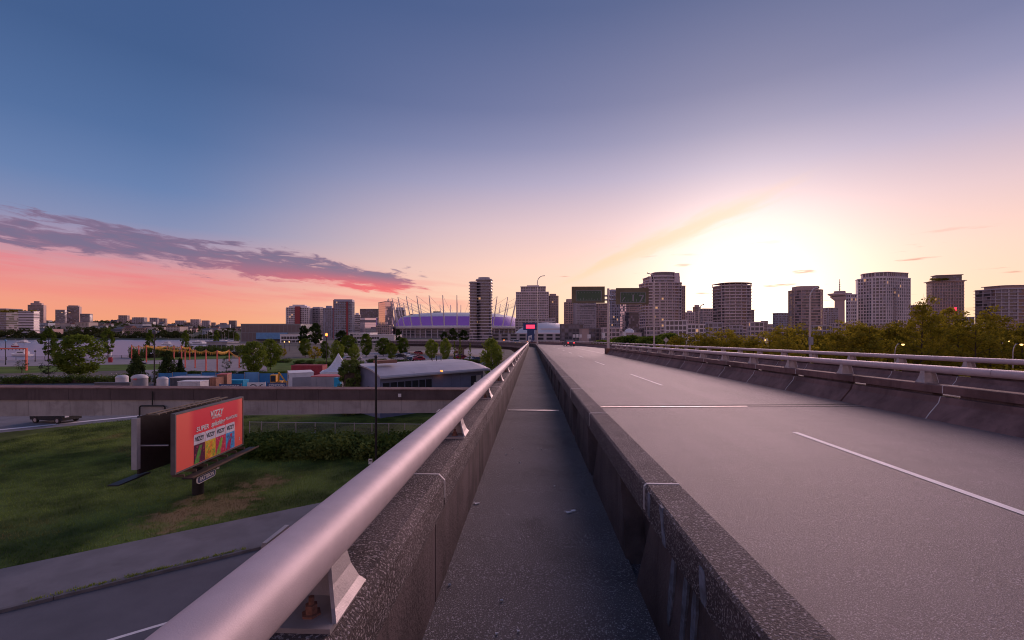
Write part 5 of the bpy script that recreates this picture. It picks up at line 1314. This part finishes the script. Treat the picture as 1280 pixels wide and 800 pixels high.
# lookout tower
D = 900; p = at(1049.5, HZ, D); t = thing('lookout_tower', 'concrete lookout tower with round pod and antenna', 'tower', (p.x, p.y, 0), YAW); k = D / F
mb = MB(); mb.lathe([(8.5, 0), (8.2, zat(376, D))], 12); mb.build('shaft', M['t_brown'], t)
zp = zat(369, D); mb = MB(); mb.lathe([(8.2, zat(376, D) - .1), (15.5, zp - 4), (15.5, zp - 1), (19.5, zp + 1), (20, zp + 3), (10, zp + 4), (10, zp + 3.98)], 24); mb.build('pod', M['t_pink'], t, True)
mb = MB(); mb.lathe([(15.6, zp - 3.6), (15.7, zp - 1.4)], 24); mb.build('window_band', M['glass'], t)
mb = MB(); mb.lathe([(10, zp + 4.002), (9.6, zat(364, D)), (0, zat(363.8, D))], 16); mb.build('drum', M['t_brown'], t)
mb = MB()
zz = zat(364, D); 
for i in range(5): mb.lathe([(.9 - .1 * i, zz + i * 4.6), (.9 - .1 * i, zz + i * 4.6 + 4.6)], 6); mb.lathe([(1.8 - .2 * i, zz + i * 4.6 + 3.6), (1.8 - .2 * i, zz + i * 4.6 + 4.8)], 6)
mb.build('antenna', M['t_brown'], t)
t, po, hb, W = tower('broad pale apartment tower with square window grid', 1069.5, 1138, 346, 400, 'cut', .6, .30, 't_white', bay=2.3, sp=.28, pier=.28, fh=2.8, blind=.3, pw=.6, lit=.015)
pl = [(x * .86 + W * .04, y * .86 + 3) for x, y in po]; z1 = zat(339.8, 400); facade(t, pl, hb + .9, z1, M['t_pink'], M['tglass'], bay=2.6, pier=.2, seed=8); roof_cap(t, pl, z1, M['t_pink'], .6, .5)
mb = MB()
for i in range(int(hb / 2.8) - 2):
    for xx, yy in ((-.27, 4.6), (-.02, 1.2)): mb.box((W * xx, yy, i * 2.8 + 1.0), (2.8, 1.6, .9))
mb.build('balcony', M['t_grey'], t, kind='stuff')
tower('pale lower wing of the square grid tower', 1057.5, 1071, 367.5, 410, 'rect', .7, .2, 't_white', bay=2.4, pier=.15, sp=.4)
t, po, hb, W = tower('dark slab tower with jutting roof plate and roof garden', 1158, 1205, 351, 420, 'rect', .45, -.38, 't_brown', bay=2.0, sp=.16, slab=.35, pier=.18, fh=2.9, blind=.35, lit=.01)
mb = MB(); mb.prism(grow(po, 1.6), hb + .95, hb + 1.5); mb.build('roof_plate', M['t_brown'], t)
pl = [(x * .8 + W * .09, y * .8 + 2.4) for x, y in po]; facade(t, pl, hb + 1.4, zat(343.2, 420), M['t_dark'], M['tglass'], bay=2, sp=.2, seed=2); roof_cap(t, pl, zat(343.2, 420), M['t_brown'], .8, .6, 'upper_roof')
g_ = link('roof_garden', bush_mesh(99, 15, 4, 3.0, 'olive', .35, 40, 30), t, (-W * .30, 6, hb + 1.4))
mb = MB(); mb.box((W * .02, -.6, zat(387.5, 420)), (1.8, .2, 5)); mb.build('red_panel', M['led'], t)
t, po, hb, W = tower('wide glass terrace tower with horizontal slabs', 1219, 1296, 360, 400, 'bow', .6, .12, 't_grey', bay=3.4, sp=.14, slab=.9, fh=3.0, pier=.2, pier_every=2, blind=.45)
pl = [(x * .8 + W * .06, y * .8 + 3) for x, y in po]; mb = MB(); mb.prism(pl, hb + .8, zat(356.6, 400)); mb.build('penthouse', M['t_brown'], t); mb = MB(); mb.prism(grow(pl, 1.4), zat(356.6, 400) + .002, zat(356.2, 400) + .3); mb.build('roof_plate', M['t_brown'], t)
tower('plain brown tower beyond the terrace tower', 1300, 1345, 350, 430, 'rect', .6, .2, 't_brown', pier=.2)
# low blocks along the streets
rl_ = random.Random(11); n_ = 0
for i, px in enumerate(range(700, 1320, 26)):
    y0 = 404 + rl_.uniform(-5, 8); D = rl_.uniform(300, 390); x1 = px + rl_.uniform(20, 30)
    w = rl_.choice(['t_pink', 't_brown', 't_grey', 't_dark', 't_white'])
    adj = {'t_pink': 'pink grey', 't_brown': 'brown', 't_grey': 'grey', 't_dark': 'dark', 't_white': 'whitish'}[w]
    tower('low %s street block half hidden by trees' % adj, px, x1, y0, D, 'rect', .5, rl_.uniform(-.2, .2), w, name='street_block', cat='building', group='low %s blocks below the skyline' % adj, bay=3, pier=.12, lit=.008)

# ---- stadium
D = 800; sc_ = D / F; cxy = at(574, HZ, D + 20); R = 112.0
st = thing('stadium', 'big round stadium with purple lit ring and leaning roof masts', 'stadium', (cxy.x, cxy.y, 0), YAW)
def zr(y, r=R): return zat(y, D - r)      # row on the near rim
PURPLE = emat('purple_lit_membrane', (.14, .055, .30), .42)
zA, zB, zC_, zD = zr(411), zr(406.5), zr(394.5), zr(390)
mb = MB(); mb.lathe([(R + 3, 0), (R + 3, zA)], 72); mb.build('lower_wall', pmat('stadium_concrete', (.22, .19, .21), .7, .12, .05), st)
for i in range(72):
    a = 2 * math.pi * i / 72
    if math.sin(a) > .35: continue
    mb = MB(); mb.box(((R + 3.6) * math.cos(a), (R + 3.6) * math.sin(a), zA / 2), (1.4, 1.6, zA), a); mb.build('buttress', M['t_grey'], st)
for zz_ in (zA * .35, zA * .68):
    mb = MB(); mb.lathe([(R + 2.9, zz_ - 1.1), (R + 3.3, zz_ - 1.1), (R + 3.3, zz_ + 1.1), (R + 2.9, zz_ + 1.1)], 72); mb.build('window_band', M['glass'], st)
mb = MB(); mb.lathe([(R + 2, zA + .002), (R + 7, zA + .5), (R + 7, zB - .8), (R + 1, zB)], 72); mb.build('rim_canopy', M['t_white'], st, True)
mb = MB(); mb.lathe([(R - 1, zB + .002), (R - 3, (zB + zC_) / 2), (R - 9, zC_)], 72); mb.build('glowing_ring', PURPLE, st, True)
mb = MB(); mb.lathe([(R - 9, zC_ + .002), (R - 16, zC_ + 3), (R - 42, zD + 2), (R - 80, zD + 3), (0, zD + 3.2)], 72); mb.build('roof_membrane', M['white'], st, True)
zt_m = zr(368.5)
for i in range(36):
    a = 2 * math.pi * (i + .5) / 36; c, s = math.cos(a), math.sin(a)
    mb = MB(); b0 = Vector(((R + 1) * c, (R + 1) * s, zB)); t0 = Vector(((R + 13) * c, (R + 13) * s, zt_m)); mb.tube(b0, t0, 1.05, .55, 8); ms = mb.build('mast', M['t_white'], st, True)
    mb = MB(); mb.tube(t0, ((R - 45) * c, (R - 45) * s, zD + 2), .16, .16, 4).tube(t0, ((R + 6) * c, (R + 6) * s, zB - 1), .16, .16, 4); mb.build('cable', M['t_grey'], ms)
    mb = MB(); mb.tube(((R - 1) * c, (R - 1) * s, zB), ((R - 10) * c, (R - 10) * s, zC_ + .3), .5, .5, 5); mb.build('rib', M['t_white'], ms)
# arena with low white dome
D = 480; p = at(683, HZ, D + 30); ar = thing('arena', 'low arena with white shallow dome and grey window walls', 'arena', (p.x, p.y, 0), YAW); W = 40 / F * D * 2
k = (D) / F
R1 = 39 / F * 510; z1 = zat(416.5, D); z2 = zat(403.0, D + 30)
mb = MB(); mb.lathe([(R1, z1 + .3), (R1 * .86, z1 + (z2 - z1) * .38), (R1 * .62, z1 + (z2 - z1) * .72), (R1 * .35, z1 + (z2 - z1) * .93), (0, z2)], 48); dm = mb.build('dome', M['white'], ar, True)
mb = MB(); mb.lathe([(R1 * 1.02, z1 - .6), (R1 * 1.02, z1 + .3)], 48); mb.build('dome_rim', M['t_white'], ar)
mb = MB(); mb.lathe([(R1 * .97, 0), (R1 * .97, z1 - .6)], 48); mb.build('drum', M['t_dark'], ar)
Wf = 106 / F * D
mb = MB(); mb.box2(-Wf * .79, Wf * .17, -R1 - 4, -R1 * .5, 0, zat(417.5, D - 25)); mb.build('front_block', M['t_grey'], ar)
for i in range(9):
    x = -Wf * .76 + i * Wf * .104
    for z in (1.5, 5.0): mb = MB(); mb.box2(x, x + Wf * .07, -R1 - 4.2, -R1 - 3.9, z, z + 2.3); mb.build('window', M['glass'], ar)
mb = MB(); mb.box2(-Wf * .10, Wf * .16, -R1 - 4.6, -R1 - 3.9, zat(411, D - 25) - 1, zat(411, D - 25) + .5) ; mb.build('parapet', M['t_white'], ar)
# video sign tower
D = 330; p = at(663, HZ, D); vs = thing('video_sign', 'tall blue sign tower with red display panel by the arena', 'sign', (p.x, p.y, 0), YAW); q = D / F
zt, zm, zb = zat(403.5, D), zat(412.5, D), 0
mb = MB(); mb.box2(-9 * q, 9 * q, 0, 1.2, zm, zt); mb.build('head', pmat('sign_blue', (.03, .07, .20), .5), vs)
mb = MB(); mb.box2(-4 * q, 5 * q, .1, 1.1, 0, zm - .004); mb.build('shaft', pmat('sign_shaft_blue', (.03, .06, .17), .5), vs)
mb = MB(); mb.box2(-5.5 * q, 5.5 * q, -.12, 0, zat(410.6, D), zat(406, D)); mb.build('display', M['led'], vs)
mb = MB(); mb.box2(6 * q, 9 * q, .2, 1, 0, zm - .004); mb.build('pylon', M['t_grey'], vs)
mb = MB(); mb.loft([[(-3 * q, -.1, zat(427.5, D)), (.6 * q, -.1, zat(427.5, D)), (2 * q, -.1, zat(418.8, D)), (-2.6 * q, -.1, zat(420, D))], [(-3 * q, .09, zat(427.5, D)), (.6 * q, .09, zat(427.5, D)), (2 * q, .09, zat(418.8, D)), (-2.6 * q, .09, zat(420, D))]]); po_ = mb.build('poster', M['white'], vs)
mb = MB(); mb.box2(-1.2 * q, .6 * q, -.14, -.101, zat(424.6, D), zat(421.8, D)); mb.build('emblem', M['navy'], po_)
# hanging street banners by the arena
for i, (px, y0, y1) in enumerate(((716, 418, 422), (720, 417.5, 422), (724, 418, 422), (734, 418, 423), (752, 416, 422.5), (778, 414.5, 420.5))):
    D = 240; p = at(px, HZ, D); t = thing('street_banner', 'small white street banner on a pole near the arena', 'banner', (p.x, p.y, 0), YAW, 'white street banners near the arena'); q = D / F
    mb = MB(); mb.tube((0, 0, 0), (0, 0, zat(y0 - 1, D)), .10, .08, 6); mb.build('pole', M['t_grey'], t)
    mb = MB(); mb.box2(.12, 3.2 * q if px < 730 else 4.4 * q, -.03, .03, zat(y1, D), zat(y0, D)); sh = mb.build('cloth', M['white'], t)
    mb = MB(); mb.box2(.5, 1.0 * q, -.06, -.031, zat(y1 - 1, D), zat(y0 + 2, D)); mb.build('emblem', M['rroof'], sh)
block('corniced_house', 'building', 'small brown gabled house front near the arena', 727, 736, 411, 300, 10, M['t_brown'])
t, W, H = block('domed_hall', 'building', 'low pale hall with a small white dome behind the trees', 780, 802, 416, 330, 14, M['t_pink']); mb = MB(); mb.lathe([(3.6, H), (3.3, H + 1.6), (2, H + 2.8), (0, H + 3.2)], 14, (-1, 6, 0)); mb.build('dome', M['white'], t, True); win_row(t, -W / 2 + 1, W / 2 - 1, 3, 5, 6)

# ---- hillside across the creek
rh = random.Random(21); hw = [('cream', (.50, .42, .38)), ('white', (.60, .56, .55)), ('grey', (.33, .31, .33)), ('pinkish', (.48, .33, .31)), ('brown', (.28, .20, .17)), ('pale blue', (.36, .39, .45))]
hmat = {n: pmat('house_' + n.replace(' ', '_'), c, .75, .1, .05) for n, c in hw}; roofm = [pmat('house_roof_dark', (.09, .075, .08), .8), pmat('house_roof_red', (.20, .09, .075), .8), pmat('house_roof_grey', (.17, .16, .17), .8)]
def house(px, D, W, H, n, flat_):
    p = at(px, HZ, D); z = hill_z(px, D); rn = rh.randrange(3)
    t = thing('hillside_house', '%s hillside house with %s across the creek' % (n, 'flat roof' if flat_ else ('dark roof', 'reddish roof', 'grey roof')[rn]), 'house', (p.x, p.y, z - 1.5), YAW + rh.uniform(-.5, .5), '%s %s houses on the far hillside' % (n, 'flat' if flat_ else ('dark roofed', 'red roofed', 'grey roofed')[rn]))
    dp = W * .7; mb = MB(); mb.box((0, 0, H / 2 + .75), (W, dp, H + 1.5)); mb.build('wall', hmat[n], t); H += 1.5
    mb = MB()
    if flat_: mb.box((0, 0, H + .25), (W + .6, dp + .6, .5))
    else: mb.loft([[(x, -dp / 2 - .5, H), (x, dp / 2 + .5, H), (x, 0, H + dp * .32)] for x in (-W / 2 - .5, W / 2 + .5)])
    mb.build('roof', roofm[rn], t)
    nf = max(1, int(H / 3)); nb = max(2, int(W / 3)); mb = MB()
    for f_ in range(nf):
        for j in range(nb): mb.box((-W / 2 + W * (j + .5) / nb, -dp / 2 - .02, 2.2 + f_ * (H - 1.5) / nf), (W / nb * .55, .12, 1.4))
    mb.build('window', M['glass'], t, kind='stuff')
for i in range(120):
    px = rh.uniform(-130, 300); D = rh.uniform(770, 1650); n = rh.choice(hw)[0]
    if i % 4 == 0: house(px, D, rh.uniform(22, 36), rh.uniform(9, 18), n, True)
    else: house(px, D, rh.uniform(11, 20), rh.uniform(6, 10), n, rh.random() < .35)
# named blocks on the skyline
def hill_block(label, x0, x1, y0, D, wall, **kw):
    z = hill_z((x0 + x1) / 2, D) - 2
    return tower(label, x0, x1, y0, D, kw.pop('kind', 'rect'), kw.pop('k', .6), kw.pop('rot', .25), wall, base=z, name='hillside_block', cat='building', **kw)
hill_block('brown stepped tower behind the white terraced office', 34.5, 58, 376, 1150, 't_brown', bay=4, top=[(.7, 5), (.35, 5)], rot=.5)
hill_block('brown square tower on the hillside with reddish face', 83.5, 102, 381.5, 1250, 't_brown', bay=4, top=[(.8, 3)], rot=.45)
hill_block('long low block beside the brown square tower', 100, 116, 392, 1250, 't_grey', bay=5)
hill_block('grey flat block between the brown towers', 69, 85, 387, 1350, 't_grey', bay=5)
for x0, x1, y0, w, lab in ((148, 162, 394, 't_brown', 'brown block on the ridge with glowing edge'), (165, 184, 396.5, 't_grey', 'long grey block on the ridge'), (187, 199, 397, 't_grey', 'square grey block on the ridge'), (199, 209, 398, 't_brown', 'small brown block on the ridge'), (219, 233, 400.5, 't_grey', 'grey twin block on the far ridge'), (238, 251, 399, 't_pink', 'pale block on the far ridge'), (252, 263, 400.5, 't_grey', 'grey block beside the pale one on the ridge'), (264, 270, 403, 't_brown', 'tiny brown block on the ridge'), (275, 284, 403.5, 't_grey', 'small grey block near the pavilion'), (286, 296, 400.5, 't_dark', 'dark tall block above the pavilion')):
    hill_block(lab, x0, x1, y0, 1500, w, bay=5, pier=.3, pw=1.2)
# terraced white office at the left edge
D = 720; t, po, hb, W = tower('white banded terraced office with glass wing across the creek', -40, 28, 385.5, D, 'rect', .35, -.06, 't_blue', bay=4, sp=.2, fh=3.6, pier=.0, base=0, name='office_building', cat='building')
t, po, hb, W = tower('white striped office wing with terraces across the creek', 23, 49.5, 388.5, D - 12, 'rect', .6, .22, 't_white', bay=8, sp=.5, fh=4.2, slab=.6, name='office_building', cat='building')
for i in range(4): link('roof_planting', bush_mesh(120 + i, 12, 5, 3.6, 'olive', .6, 26, 26), t, (-36 + i * 14, 6, hb - 1))
# far wood along the shore and on the slopes
def wood(name, n, f_, leaf, size, per, flat_=.8):
    rs = np.random.RandomState(17 + n); c = np.array([f_(rs) for _ in range(n)])
    link(name, quads_mesh(leaf_quads(rs, c[:, :3], per, c[:, 3], size, flat_), LEAF[leaf]))['kind'] = 'stuff'
def shore_f(rs):
    px = rs.uniform(-150, 296); D = rs.uniform(668, 700); p = at(px, HZ, D); top = 9 + 5 * math.sin(px * .07) + 3 * math.sin(px * .23) - max(0, px - 150) * .035; return (p.x, p.y, .5 + top * rs.uniform(.1, 1) ** 1.0, rs.uniform(2.2, 4.0))
def slope_f(rs):
    px = rs.uniform(-150, 326); D = 700 + 980 * rs.uniform(0, 1) ** .8; p = at(px, HZ, D); return (p.x, p.y, hill_z(px, D) + rs.uniform(0, 6.5), rs.uniform(3, 6))
wood('shoreline_wood', 620, shore_f, 'far', 1.0, 60); wood('hillside_wood', 900, slope_f, 'far', 1.7, 36)
# ------------------------------------------------------------------ right side trees, signs, lamps, cars
RTm = [(loose_tree(12, 8, 51 + i, 'olive', .135, 38, 25), (12, 8)) for i in range(4)]
RTm += [(loose_tree(10, 8, 61 + i, 'olive', .16, 40, 26), (10, 8)) for i in range(2)]
rt = random.Random(9)
tops = [(740, 428), (765, 424), (800, 420), (845, 415), (865, 412), (885, 409), (905, 406), (930, 412), (960, 411), (985, 399), (1000, 402), (1025, 408), (1045, 402), (1070, 396), (1090, 397), (1112, 402), (1130, 398), (1150, 366), (1165, 380), (1180, 378), (1195, 386), (1215, 398), (1240, 377), (1252, 388), (1275, 397), (1320, 385), (1400, 390)]
def toprow(px):
    for (a, b), (c, d) in zip(tops, tops[1:]):
        if a <= px <= c: return b + (d - b) * (px - a) / (c - a)
    return 400
kinds = {0: 'tall loose', 1: 'spiky', 2: 'ragged', 3: 'upright', 4: 'bushy', 5: 'dense'}
def rtree(px, D, y, w, k):
    p = at(px, HZ, D)
    if p.x < 15.5 + w / 2 * .6: p.x = 15.5 + w / 2 * .6
    H = zat(y, D) * 1.04; m_, b_ = RTm[k]
    tree('olive_tree', '%s olive green tree beyond the outer barrier' % kinds[k], (p.x, p.y, 0), m_, (w / b_[1], w / b_[1], H / b_[0]), rt.uniform(0, 6), '%s trees beyond the outer barrier' % kinds[k])
for px in (849, 868, 884, 902, 921, 940, 962, 984, 1003, 1022, 1044, 1066, 1088, 1108, 1128, 1151, 1166, 1183, 1199, 1219, 1240, 1254, 1276, 1300, 1330):
    D = rt.uniform(46, 62); rtree(px, D, toprow(px) + rt.uniform(-2, 3), rt.uniform(6.0, 8.5), rt.randrange(4))
for px in range(846, 1400, 24):
    D = rt.uniform(74, 92); rtree(px + rt.uniform(-6, 6), D, max(toprow(px) + 8, 407) + rt.uniform(-2, 6), rt.uniform(7, 9), 4 + rt.randrange(2))
for px in range(742, 850, 12):
    D = rt.uniform(118, 150); p = at(px, HZ, D); H = zat(toprow(px) + rt.uniform(-1, 3), D)
    tree('dark_bush_tree', 'rounded dark green tree behind the outer rail near the signs', (p.x, p.y, 0), T['round'][0], (1.25, 1.25, H / 8), rt.uniform(0, 6), 'rounded dark trees near the signs')
# shrubs filling the bank below the trees
rs = np.random.RandomState(77); sm = [bush_mesh(140 + i, 5, 4, 5.5, 'olive', .16, 60, 50) for i in range(3)]
for i, px in enumerate(range(852, 1420, 26)):
    D = 40 + 7 * math.sin(i * 2.7); p = at(px, HZ, D)
    t = thing('bank_shrub', 'olive shrub thicket on the bank beside the outer barrier', 'bush', (max(p.x, 18.5), p.y, 0), i * 1.3, 'shrub thickets on the bank')
    link('foliage', sm[i % 3], t); mb = MB()
    for j in range(5): a = j * 1.26; mb.tube((0, 0, 0), (1.4 * math.cos(a), 1.4 * math.sin(a), 4), .05, .02, 4)
    mb.build('stem', M['bark'], t); t.scale = (1, 1, .95 + .35 * math.sin(i * 1.9))
# butterfly road sign at the nose
gp = bp(51.5, 8.55, .0); sg = thing('road_sign', 'overhead post with two big dark green road signs', 'road sign', gp)
GREEN = pmat('sign_green', (.06, .11, .06), .45, .12, .6); RIM = pmat('sign_olive_rim', (.17, .14, .08), .6)
Dg = 51.5; q = Dg / F
def zl(y): return zat(y, Dg) - gp.z
mb = MB(); mb.tube((0, 0, -.05), (0, 0, zl(361)), .17, .13, 12); mb.build('pole', M['steel'], sg, True)
mb = MB(); mb.tube((-44 * q, .12, zl(370)), (48 * q, .12, zl(370)), .10, .10, 8).tube((-44 * q, .12, zl(375)), (48 * q, .12, zl(375)), .10, .10, 8); mb.build('arm', M['steel'], sg)
mb = MB(); mb.box((0, 0, .1), (.6, .6, .3)); mb.build('footing', M['conc2'], sg)
def px_x(px): return (px - 763.3) * q
for x0, x1, y0, y1, yb in ((718, 758.5, 358.8, 379, 0), (772.5, 812, 360.8, 381, 1)):
    mb = MB(); mb.box2(px_x(x0), px_x(x1), -.28, -.04, zl(y1), zl(y0)); pn = mb.build('panel', RIM, sg)
    mb = MB(); mb.box2(px_x(x0 + 5), px_x(x1 - 4), -.30, -.281, zl(y1 - 2), zl(y0 + 5)); mb.build('sign_face', GREEN, pn)
    mb = MB(); a, b, c, d = px_x(x0 + 5), px_x(x1 - 4), zl(y1 - 2), zl(y0 + 5); w = .05
    mb.box2(a, b, -.32, -.301, c, c + w).box2(a, b, -.32, -.301, d - w, d).box2(a, a + w, -.32, -.301, c + w + .002, d - w - .002).box2(b - w, b, -.32, -.301, c + w + .002, d - w - .002); mb.build('border', M['grey'], pn)
    mb = MB()
    for i in range(9): mb.box2(a + .2 + i * .31, a + .24 + i * .31, -.315, -.301, c + .12, c + .22 + .08 * (i % 3)).box2(a + .3 + i * .31, a + .33 + i * .31, -.315, -.301, d - .3, d - .15)
    mb.build('streak', M['grey'], pn, kind='stuff')
    if yb:
        mb = MB(); mb.box2(px_x(792.2), px_x(793.8), -.325, -.302, zl(377), zl(369)); mb.build('mark', M['grey'], pn)
        mb = MB(); mb.loft([[(px_x(800), yy, zl(369.5)), (px_x(806), yy, zl(369.5)), (px_x(806), yy, zl(371)), (px_x(802.4), yy, zl(378)), (px_x(800.9), yy, zl(378)), (px_x(804), yy, zl(371)), (px_x(800), yy, zl(371))] for yy in (-.325, -.302)]); mb.build('mark', M['grey'], pn)
        mb = MB(); mb.loft([[(px_x(779), yy, zl(377)), (px_x(780), yy, zl(377)), (px_x(783.6), yy, zl(372)), (px_x(782.4), yy, zl(372))] for yy in (-.325, -.302)]); mb.build('mark', M['grey'], pn)
for x0, x1 in ((728, 748), (782, 800)): mb = MB(); mb.box2(px_x(x0), px_x(x1), -.9, -.05, zl(383.6), zl(383.0)); mb.build('lamp_bar', M['dgrey'], sg)
# lamp posts
def lamp_post(base, H, reach, label, gooseneck=True, lit=False, mat='steel', r=.10, group=None):
    t = thing('street_lamp', label, 'street lamp', base, 0, group)
    mb = MB(); mb.tube((0, 0, -.02), (0, 0, H - (1.0 if gooseneck else 0)), r, r * .65, 10).tube((0, 0, 0), (0, 0, .5), r * 1.5, r * 1.4, 10); mb.build('pole', M[mat], t, True)
    if gooseneck:
        pts = [(0, 0, H - 1.0)] + [(reach * (1 - math.cos(a)) * .75, 0, H - 1.0 + 1.0 * math.sin(a)) for a in (.3, .6, .9, 1.2, 1.5)]
        pts.append((reach, 0, H + .02)); mb = MB(); mb.path(pts, r * .55, 8); mb.build('arm', M[mat], t, True)
        hx = reach
    else: hx = 0
    mb = MB(); mb.loft([[(hx - .05 + x * l, y * w, H + z) for x, y, z in ((0, -1, 0), (0, 1, 0), (0, .8, .14), (0, -.8, .14))] for x, l, w in ((0, 1, .08), (.25, 1, .17), (.6, 1, .17), (.85, 1, .06))]); mb.build('head', M['dgrey'], t)
    if lit: mb = MB(); mb.lathe([(0, -.16), (.10, -.12), (.13, 0), (0, .02)], 10, (hx + .3, 0, H)); mb.build('bulb', M['warm_l'], t, True)
    return t
b = bp(66, .77, .74); lamp_post(b, zat(345, 66) - b.z, 1.1, 'curved neck street lamp standing on the walkway barrier', r=.09)
b = bp(51.0, 13.5, .65); lamp_post(b, zat(343, 51) - b.z, -.7, 'straight grey street lamp on the outer barrier before the big tower', r=.09)
b = bp(36, 13.55, .65); p = at(873.5, HZ, 62); lamp_post(Vector((p.x, p.y, 0)), zat(381, 62), .7, 'thin grey lamp post rising among the olive trees', r=.10)
p = at(1012.3, HZ, 41); t = lamp_post(Vector((p.x, p.y, 0)), zat(360, 41), .8, 'grey lamp post with small box before the brown rounded tower', r=.10)
mb = MB(); mb.box((0, -.15, zat(426, 41)), (.32, .2, .7)); mb.build('control_box', M['grey'], t)
for px, py, D, lab in ((948, 424.5, 70, 'lit street lamp glowing among the olive trees below the sunset gap'), (1118.5, 430, 60, 'lit street lamp glowing low behind the square grid tower trees'), (1252, 426, 66, 'lit street lamp in the trees below the terrace tower'), (1266, 430, 58, 'second lit street lamp in the trees below the terrace tower')):
    p = at(px, HZ, D); D -= 14; p = at(px, HZ, D); H = zat(py, D); lamp_post(Vector((p.x, p.y, 0)), H, .5, lab, True, True, r=.07)
p = at(868, HZ, 105); 
# diamond warning sign
p = at(832.5, HZ, 70); t = thing('warning_sign', 'grey diamond sign seen from behind near the dark trees', 'sign', (p.x, p.y, 0), YAW); zc = zat(425, 70)
mb = MB(); mb.tube((0, .05, 0), (0, .05, zc), .05, .05, 8); mb.build('pole', M['steel'], t); mb = MB(); mb.loft([[(0, y, zc - .42), (.42, y, zc), (0, y, zc + .42), (-.42, y, zc)] for y in (-.03, -.005)]); mb.build('plate', M['steel'], t)
# cars
def car(loc, rz, paint, label, lights='none', group=None, name='car'):
    t = thing(name, label, 'car', loc, rz, group); L, W = 4.5, 1.8
    prof = [(-2.25, .35), (-2.22, .75), (-2.1, .95), (-1.3, 1.02), (-.75, 1.42), (.7, 1.46), (1.5, 1.08), (2.15, .98), (2.25, .7), (2.22, .35)]
    mb = MB(); rings = []
    for x, k in ((-W / 2, .93), (-W / 2 + .12, 1.0), (W / 2 - .12, 1.0), (W / 2, .93)): rings.append([(x, y * (k if abs(y) > 1.5 else 1), z if z < 1.03 else (z * k + (1 - k) * 1.0)) for y, z in prof])
    mb.loft(rings); mb.build('body', paint, t)
    for s in (-1, 1):
        mb = MB(); x = s * (W / 2 + .004); mb.loft([[(xx, y, z) for y, z in ((-1.05, 1.04), (-.70, 1.34), (.62, 1.37), (1.2, 1.07))] for xx in (x - .02, x)]); mb.build('side_window', M['glass'], t)
        for y in (-1.4, 1.4):
            mb = MB(); mb.tube((s * (W / 2 - .16), y, .33), (s * (W / 2 + .02), y, .33), .33, .33, 14); wh = mb.build('wheel', M['dark'], t); mb = MB(); mb.tube((s * (W / 2 + .0), y, .33), (s * (W / 2 + .03), y, .33), .19, .19, 10); mb.build('rim', M['steel'], wh)
        mb = MB(); mb.box((s * .62, -2.24, .74), (.36, .06, .16)); mb.build('headlight', M['warm_l'] if lights != 'none' else M['white'], t)
        mb = MB(); mb.box((s * .66, 2.235, .80), (.32, .06, .16)); mb.build('tail_light', M['red_l'] if lights != 'none' else M['red'], t)
    mb = MB(); mb.loft([[(x, y, z) for x in (-.72, .72)] + [(x * .9, y + .012, z) for x in (.72, -.72)] for y, z in ((-1.36, 1.04), (-.83, 1.40))]); mb.build('windscreen', M['glass'], t)
    return t
car_black = pmat('black_car_paint', (.012, .012, .015), .25, .1, 2, spec=.7)
p = gnd(70, 527.5); car((p.x, p.y, .015), 1.45, car_black, 'black car passing under the guideway on the side road')
for s, lat, rz, pm, lab, nm in ((128, 2.4, math.pi * 0, M['grey'], 'grey car with yellow headlights far along the viaduct', 0), (141, 6.3, 0, M['white'], 'white car with lit headlights far along the viaduct', 0), (104, 10.2, math.pi, M['dgrey'], 'dark car with red tail lights in the exit lane', 1)):
    b = bp(s, lat, -.02); car(b, bth(s) + rz, pm, lab, 'on')
cc = [('silver', M['steel']), ('white', M['white']), ('black', car_black), ('red', M['red']), ('navy', M['navy'])]
rc = random.Random(2)
for i in range(16):
    n, m_ = rc.choice(cc); px = rc.choice([434, 446, 458, 470, 500, 508, 516, 522, 575, 590, 598]) + rc.uniform(-3, 3); p = gnd(px, rc.uniform(440, 452))
    car((p.x, p.y, .008), rc.uniform(0, 3), m_, 'parked %s car in the car park behind the metal roof' % n, 'none', 'parked %s cars in the car park' % n)
# glowing traffic lamps
for px, py, D, m_, lab in ((630, 425.3, 190, 'orange_l', 'orange street lamp glowing beside the far viaduct'), (659.3, 428, 150, 'orange_l', 'small orange lamp at the far end of the handrail'), (355.5, 427.4, 220, 'warm_l', 'warm park lamp beside the low white building'), (361.5, 427.4, 222, 'warm_l', 'second warm park lamp beside the low white building'), (375, 427.5, 230, 'warm_l', 'warm park lamp before the pale flat block'), (408.8, 420, 250, 'red_l', 'red orange signal lamp below the grey towers')):
    p = at(px, HZ, D); H = zat(py, D); t = thing('signal_lamp', lab, 'lamp', (p.x, p.y, 0))
    mb = MB(); mb.tube((0, 0, 0), (0, 0, H), .12, .09, 6); mb.build('pole', M['dark'], t); mb = MB(); mb.lathe([(0, -.25), (.2, -.15), (.26, .05), (.14, .2), (0, .25)], 10, (0, 0, H)); mb.build('bulb', M[m_], t, True)
